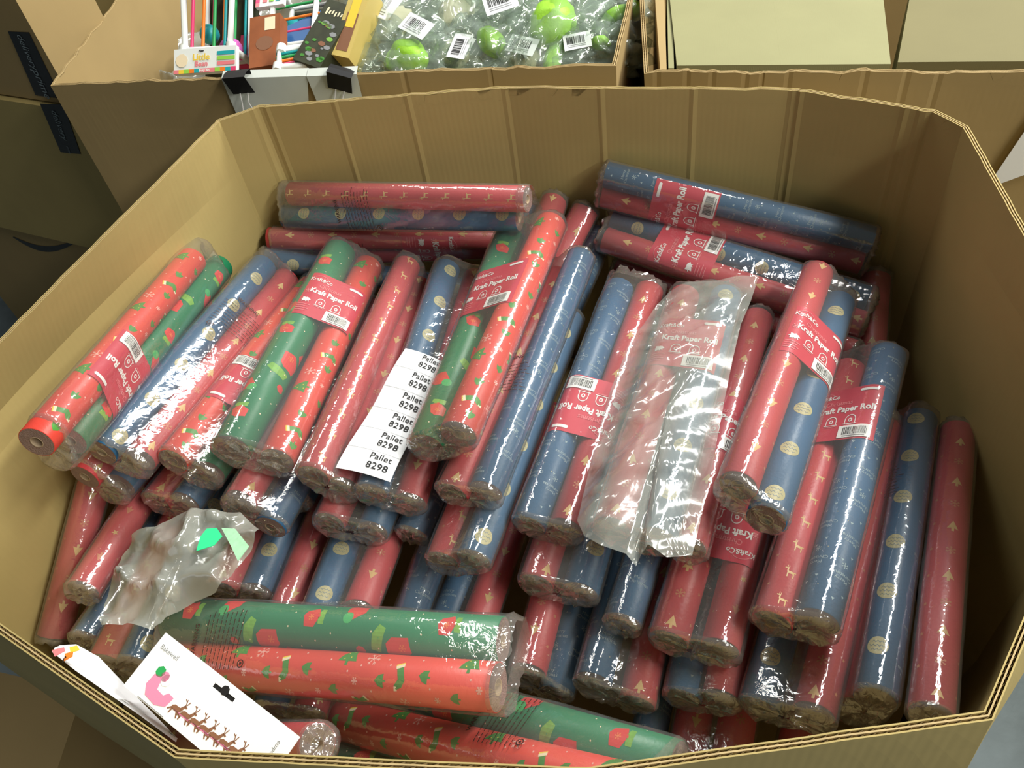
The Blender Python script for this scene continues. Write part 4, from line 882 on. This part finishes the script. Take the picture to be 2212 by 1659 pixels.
# ---------------------------------------------------------------- contents of the toy bin
pf = [Vector((x, y, RIM - .14)) for x, y in ((-.62, 1.46), (-.2, 1.33), (.20, 1.21), (.26, 1.37), (.43, 1.93), (-.05, 2.08), (-.48, 2.22), (-.56, 1.8))]
po_ = sheet('crumpled_packing_film', pf, 'greybag', .05, 9, 'crumpled translucent packing film filling the toy bin below the toys', 'packing film', 8, cuts=7, dome=0, under=0); po_['kind'] = 'stuff'
def fr(p, tilt=0.0, lean=.5):          # a frame at p whose face looks up and towards the front of the bin
    n = (tn * lean + Vector((0, 0, 1))).normalized(); x = (td - n * td.dot(n)).normalized(); x = Matrix.Rotation(tilt, 3, n) @ x; y = n.cross(x); return x, y, n
def cage(p, tilt, lean, w_, h_, label, along, card, seed):
    x, y, n = fr(p, tilt, lean); e = empty('activity_toy_pack', p); f = lambda a, b_, c: x * a + y * b_ + n * c; m3 = Matrix((x, y, n)).transposed()
    ch = h_ * .24 if card == 'bottom' else 0
    b = MB(); r = .006
    b.tube([f(-w_ / 2 + .01, -h_ / 2 + ch, .02), f(-w_ / 2 + .005, h_ / 2, .02), f(w_ / 2 - .005, h_ / 2, .02), f(w_ / 2 - .01, -h_ / 2 + ch, .02), f(-w_ / 2 + .01, -h_ / 2 + ch, .02)], r, 'whitep', 8)
    b.tube([f(-w_ / 2 + .01, -h_ / 2 + ch, -.05), f(-w_ / 2 + .01, h_ / 2, -.05), f(w_ / 2 - .01, h_ / 2, -.05), f(w_ / 2 - .01, -h_ / 2 + ch, -.05), f(-w_ / 2 + .01, -h_ / 2 + ch, -.05)], r, 'whitep', 8)
    for sx in (-1, 1):
        for sy in (-1, 1):
            yy = h_ / 2 if sy > 0 else -h_ / 2 + ch
            b.tube([f(sx * (w_ / 2 - .008), yy, .02), f(sx * (w_ / 2 - .01), yy, -.05)], r, 'whitep', 8); b.tube([f(sx * (w_ / 2 - .008), yy - .008, .02), f(sx * (w_ / 2 - .008), yy + .008, .02)], .009, 'whitep', 8)
    b.build('white_frame', e, smooth=True)
    ks = ('hotpink', 'orange', 'grn', 'teal')
    for lay, h in ((0, .018), (1, -.05)):
        for i, k in enumerate(ks):
            m = MB(); t = (i + 1) / 5
            if along: xx = -w_ / 2 + w_ * t; m.tube([f(xx, -h_ / 2 + ch, h), f(xx + .004, h_ / 2, h)], .0032, k, 6)
            else: yy = -h_ / 2 + ch + (h_ - ch) * t; m.tube([f(-w_ / 2, yy, h), f(w_ / 2, yy + .006, h)], .0028, k, 6)
            m.build('elastic_band', e, smooth=True)['label'] = {'hotpink': 'pink', 'orange': 'orange', 'grn': 'green', 'teal': 'teal'}[k] + ' band'
    for dx, dy, k, rr_ in ((.02, -.03, 'violet', .022), (-.02, .0, 'teal', .018), (-.03, -.05, 'yellow', .014)):
        m = MB(); 
        m.grid([[f(dx * w_ / .1 + rr_ * math.sin(t) * math.cos(q), dy * h_ / .16 + rr_ * math.sin(t) * math.sin(q), -.022 + rr_ * math.cos(t)) for q in [2 * math.pi * i / 14 for i in range(14)]] for t in [math.pi * j / 8 for j in range(9)]], k, True); m.build('toy_ball', e, smooth=True)['label'] = {'violet': 'violet', 'teal': 'teal', 'yellow': 'yellow'}[k] + ' ball'
    bk = MB(); bk.box(f(0, 0, -.062), (w_, h_, .003), 'dark', m3); bk.build('back_board', e)
    if card:
        cw, hh, yc = (w_ * 1.12, h_ * .26, -h_ / 2 + ch / 2 - .002) if card == 'bottom' else (w_ * .55, h_ * .5, h_ * .35)
        xc = 0 if card == 'bottom' else -w_ * .45; q = MB(); q.box(f(xc, yc, .024), (cw, hh, .010), 'whitep', m3)
        hs = .0302; R_ = lambda x0, y0, x1, y1, k, dh=0: q.face([f(xc + a, yc + b_, hs + dh) for a, b_ in rect(x0, y0, x1, y1)], k)
        cs = ('pink', 'yellow', 'limel', 'orange', 'teal', 'hotpink')
        if card == 'bottom':
            R_(-cw / 2, -hh / 2, cw / 2, -hh / 2 + .007, 'pink')
            for i in range(12):
                if not 5 <= i <= 7: R_(-cw / 2 + cw * i / 12, -hh / 2, -cw / 2 + cw * (i + 1) / 12, -hh / 2 + .007, cs[i % 6], .0003)
            for i, k in enumerate(('pink', 'limel', 'teal')): R_(cw / 2 - .036, -hh / 2 + .011 + i * .009, cw / 2 - .002, -hh / 2 + .0175 + i * .009, k)
            for s_, sz, yy, k in (('Little', .016, .005, 'yellow'), ('Bean', .013, -.007, 'pink'), ('New', .005, .016, 'ink')):
                for t in text2d(s_, sz, .0003): q.face([f(xc - .006 + a, yc + yy + b_, hs + .0004) for a, b_ in t], k)
            for t in text2d('Busy Bin', .006, .0002): q.face([f(xc + a, yc - hh / 2 + .0035 + b_, hs + .0008) for a, b_ in t], 'white')
            q.face([f(xc - cw / 2 + .016 + a, yc + .001 + b_, hs) for a, b_ in ngon(.012, 10)], 'cream')
        else:
            for i in range(9): R_(-cw / 2, -hh / 2 + i * hh / 9, -cw / 2 + .008, -hh / 2 + (i + 1) * hh / 9, cs[(i * 5) % 6])
            for i, k in enumerate(('pink', 'limel', 'teal')): R_(-cw / 2 + .014 + i * .013, -hh / 2 + .008, -cw / 2 + .023 + i * .013, -hh / 2 + .034, k)
        q.build('printed_card', e)['label'] = 'white card with coloured print'
    tag(e, label, 'toy'); return e
cage(at(462, 62, .0), .03, .9, .108, .17, 'white framed toy pack with upright coloured bands, leftmost in the toy bin', True, 'bottom', 1)
cage(at(645, 42, -.03), .10, .5, .10, .14, 'toy pack with level green and teal bands, a white card at its left', False, 'side', 2)
cage(at(655, 142, -.035), .12, .25, .085, .045, 'small flat toy with coloured bands behind the bin rim, left of the dark box', False, None, 3)
def block(name, p, sz, tilt, lean, k, label, cat, extra=None):
    x, y, n = fr(p, tilt, lean); m3 = Matrix((x, y, n)).transposed(); e = empty(name, p); b = MB(); b.box((0, 0, 0), sz, k, m3); b.build('printed_carton', e); f = lambda a, b_, c: x * a + y * b_ + n * c
    if extra: extra(e, f, sz)
    return tag(e, label, cat)
def ex1(e, f, sz):
    q = MB(); rr = random.Random(2)
    for i in range(7): q.face([f(-.018 + i * .006 + a, .036 + rr.uniform(-.002, .002) + b_, sz[2] / 2 + .0006) for a, b_ in rect(0, 0, rr.uniform(.002, .004), rr.uniform(.006, .011))], 'cream')
    for i in range(22):
        a, b_ = rr.uniform(-sz[0] * .4, sz[0] * .4), rr.uniform(-sz[1] * .42, .02); q.face([f(a + x * 1.6, b_ + y, sz[2] / 2 + .0005) for x, y in ngon(rr.uniform(.002, .005), 6)], rr.choice(('leaf', 'grey', 'brown', 'lime')))
    q.build('printed_pattern', e)
block('camouflage_print_box', at(712, 92, -.01), (.055, .125, .05), -.38, .5, 'dark', 'dark speckled box leaning left of the pale yellow box in the toy bin', 'box', ex1)
def ex2(e, f, sz):
    q = MB(); q.face([f(a, b_, sz[2] / 2 + .0005) for a, b_ in rect(-sz[0] * .3, -sz[1] * .42, sz[0] * .3, sz[1] * .1)], 'brown'); q.face([f(a, b_, sz[2] / 2 + .0008) for a, b_ in rect(-sz[0] * .22, -sz[1] * .1, sz[0] * .22, sz[1] * .3)], 'yellow'); q.build('printed_panel', e)
block('pale_yellow_box', at(772, 62, .0), (.035, .13, .055), -.25, .7, 'wood', 'pale yellow box with a brown panel, right of the dark speckled box', 'box', ex2)
def ex3(e, f, sz):
    q = MB(); q.face([f(x * 1.2, -.005 + y, sz[2] / 2 + .0005) for x, y in ngon(.014, 12)], 'brown'); q.face([f(a, b_, sz[2] / 2 + .0005) for a, b_ in rect(.0, .02, .02, .045)], 'cream'); q.build('printed_panel', e)
block('rust_brown_box', at(580, 98, -.03), (.058, .10, .03), .12, .6, 'rust', 'rust brown box below the hanging white card, between the two banded toys', 'box', ex3)
block('blue_packet', at(672, 92, -.05), (.09, .09, .03), .5, .4, 'bluep', 'plain blue packet behind the small banded toy', 'packet')
block('pink_edged_box', at(545, 95, -.06), (.02, .12, .05), .05, .6, 'hotpink', 'narrow pink edged box between the banded toy and the rust brown box', 'box')
def blob(c, rx, ry, rz, k, seed, amp, fq, ax=None, nu=18, nv=12):
    x, y, n = ax or fr(c, 0, .4); b = MB(); P = []
    for j in range(nv + 1):
        t = math.pi * j / nv; r = []
        for i in range(nu):
            q = 2 * math.pi * i / nu; d = Vector((math.sin(t) * math.cos(q), math.sin(t) * math.sin(q), math.cos(t)))
            s_ = 1 + amp * noise.noise(d * fq + Vector((seed, seed * .7, 0))) + amp * .5 * noise.noise(d * fq * 2.7 + Vector((0, seed, 0)))
            r.append(x * d.x * rx * s_ + y * d.y * ry * s_ + n * d.z * rz * s_)
        P.append(r)
    b.grid(P, k, True); return b
def bagged(u, v, z, sc_, toy, lab, seed, text):
    p = at(u, v, z); e = empty('bagged_plush_toy', p); x, y, n = fr(p, seed * 1.3, .4); f = lambda a, b_, c: x * a + y * b_ + n * c
    if toy:
        for (dx, dy, dz, rx, ry, rz) in toy:
            b = blob(p, rx * sc_, ry * sc_, rz * sc_, 'lumpg', seed, .12, 1.5, (x, y, n)); off = f(dx * sc_, dy * sc_, dz * sc_); b.v = [tuple(Vector(q) + off) for q in b.v]; b.build('plush_body', e, smooth=True)
    else:
        b = blob(p, .04 * sc_, .03 * sc_, .02 * sc_, 'cream2', seed, .3, 2, (x, y, n)); b.build('plush_body', e, smooth=True)
    b = blob(p, .085 * sc_, .065 * sc_, .042 * sc_, 'toybag', seed + 5, .55, 2.6, (x, y, n), 40, 28); b.build('clear_bag', e, smooth=True)['label'] = 'crinkled clear bag'
    if lab:
        lx, ly, la, lw, lh = lab; q = MB(); c, s_ = math.cos(la), math.sin(la)
        X = td * c + (n.cross(td)) * s_; Y = n.cross(X).normalized(); o = f(0, 0, .040 * sc_) + td * lx + n.cross(td) * ly
        q.face([o + X * a + Y * b_ for a, b_ in rect(-lw / 2, -lh / 2, lw / 2, lh / 2)], 'card'); q.face([o - n * .0006 + X * a + Y * b_ for a, b_ in rect(-lw / 2, -lh / 2, lw / 2, lh / 2)][::-1], 'card')
        rr = random.Random(seed); a = -lw * .38
        while a < lw * .25: wd = rr.choice((.0006, .0012, .0018)); q.face([o + n * .0006 + X * x_ + Y * y_ for x_, y_ in rect(a, -lh * .15, a + wd, lh * .32)], 'ink'); a += wd + rr.choice((.0009, .0016))
        for i in range(2): q.face([o + n * .0006 + X * x_ + Y * y_ for x_, y_ in rect(-lw * .38, -lh * (.25 + .1 * i), lw * .3, -lh * (.22 + .1 * i))], 'grey')
        q.build('barcode_label', e)['label'] = 'white barcode label'
    tag(e, text, 'toy', 'bagged plush toys in the toy bin')
M['cream2'] = mat('pale_plush', (.62, .58, .42), .7)
H_ = (0, 0, 0, .040, .036, .030); Sm = (.0, .0, .005, .026, .030, .02)
bagged(1195, 62, -.03, 1.15, [(.0, .0, .008, .040, .036, .030), (-.045, -.018, 0, .026, .013, .012), (-.064, -.024, 0, .012, .012, .010)], (-.085, .02, .35, .056, .044), 1, 'bagged toy with the largest round bright green head, at the right of the toy bin')
bagged(888, 128, -.045, .95, [(.0, .0, .01, .038, .030, .026), (.03, .012, .0, .015, .025, .014)], (.015, .036, -.55, .055, .036), 2, 'bagged bright green toy behind the rim, right of the yellow box, under a tilted label')
bagged(1064, 100, -.045, .95, [(.0, .0, .01, .022, .036, .022)], (-.045, -.030, 1.35, .050, .032), 3, 'bagged upright green toy in the middle of the toy bin, white label at its left')
bagged(1332, 45, -.045, .9, [(.0, .0, .01, .018, .036, .020), (.004, .034, .01, .020, .018, .018)], None, 4, 'bagged green toy in the right corner of the toy bin beside the bin wall')
bagged(838, 50, -.03, 1.1, None, (.0, .0, -.45, .066, .050), 5, 'bagged pale toy with a large creased barcode label, right behind the pale yellow box')
bagged(985, 30, -.04, 1.1, None, (-.02, .035, -.5, .06, .035), 6, 'bagged cream toy behind the upright green one')
bagged(1290, 118, -.06, .85, [(.0, -.02, .01, .020, .014, .014)], (-.03, .0, .2, .045, .032), 7, 'bagged toy showing a small green lump at the right end of the bin rim')
bagged(1135, 128, -.06, .85, None, (.0, .0, -.3, .050, .035), 8, 'bagged toy with a white label and dark lump at the middle of the bin rim')
bagged(1100, -10, -.02, 1.0, [(.0, .0, .01, .026, .026, .02)], (.02, .0, .3, .055, .035), 9, 'bagged toy half out of view above the round green head, left of centre')
bagged(1270, -15, -.03, 1.0, [(.0, .0, .01, .022, .026, .02)], (-.02, .0, -.2, .055, .035), 10, 'bagged toy at the top edge between the round green head and the right corner')
bagged(985, 118, -.06, .85, None, (.02, -.012, 1.2, .042, .034), 11, 'bagged pale toy with an upright label, between two green toys at the rim')
bagged(900, -15, -.03, 1.0, None, (.0, .0, .3, .06, .035), 12, 'bagged pale toy at the top edge behind the creased barcode label')
# dark cartons on the floor at the lower left, outside the octagonal box
carton_top('floor_carton', ((-260, 1392), (182, 1496), (126, 1664), (-260, 1664)), -.66, -.95, 'kraft_plain', 'low brown carton on the floor at the lower left, outside the octagonal box', None)
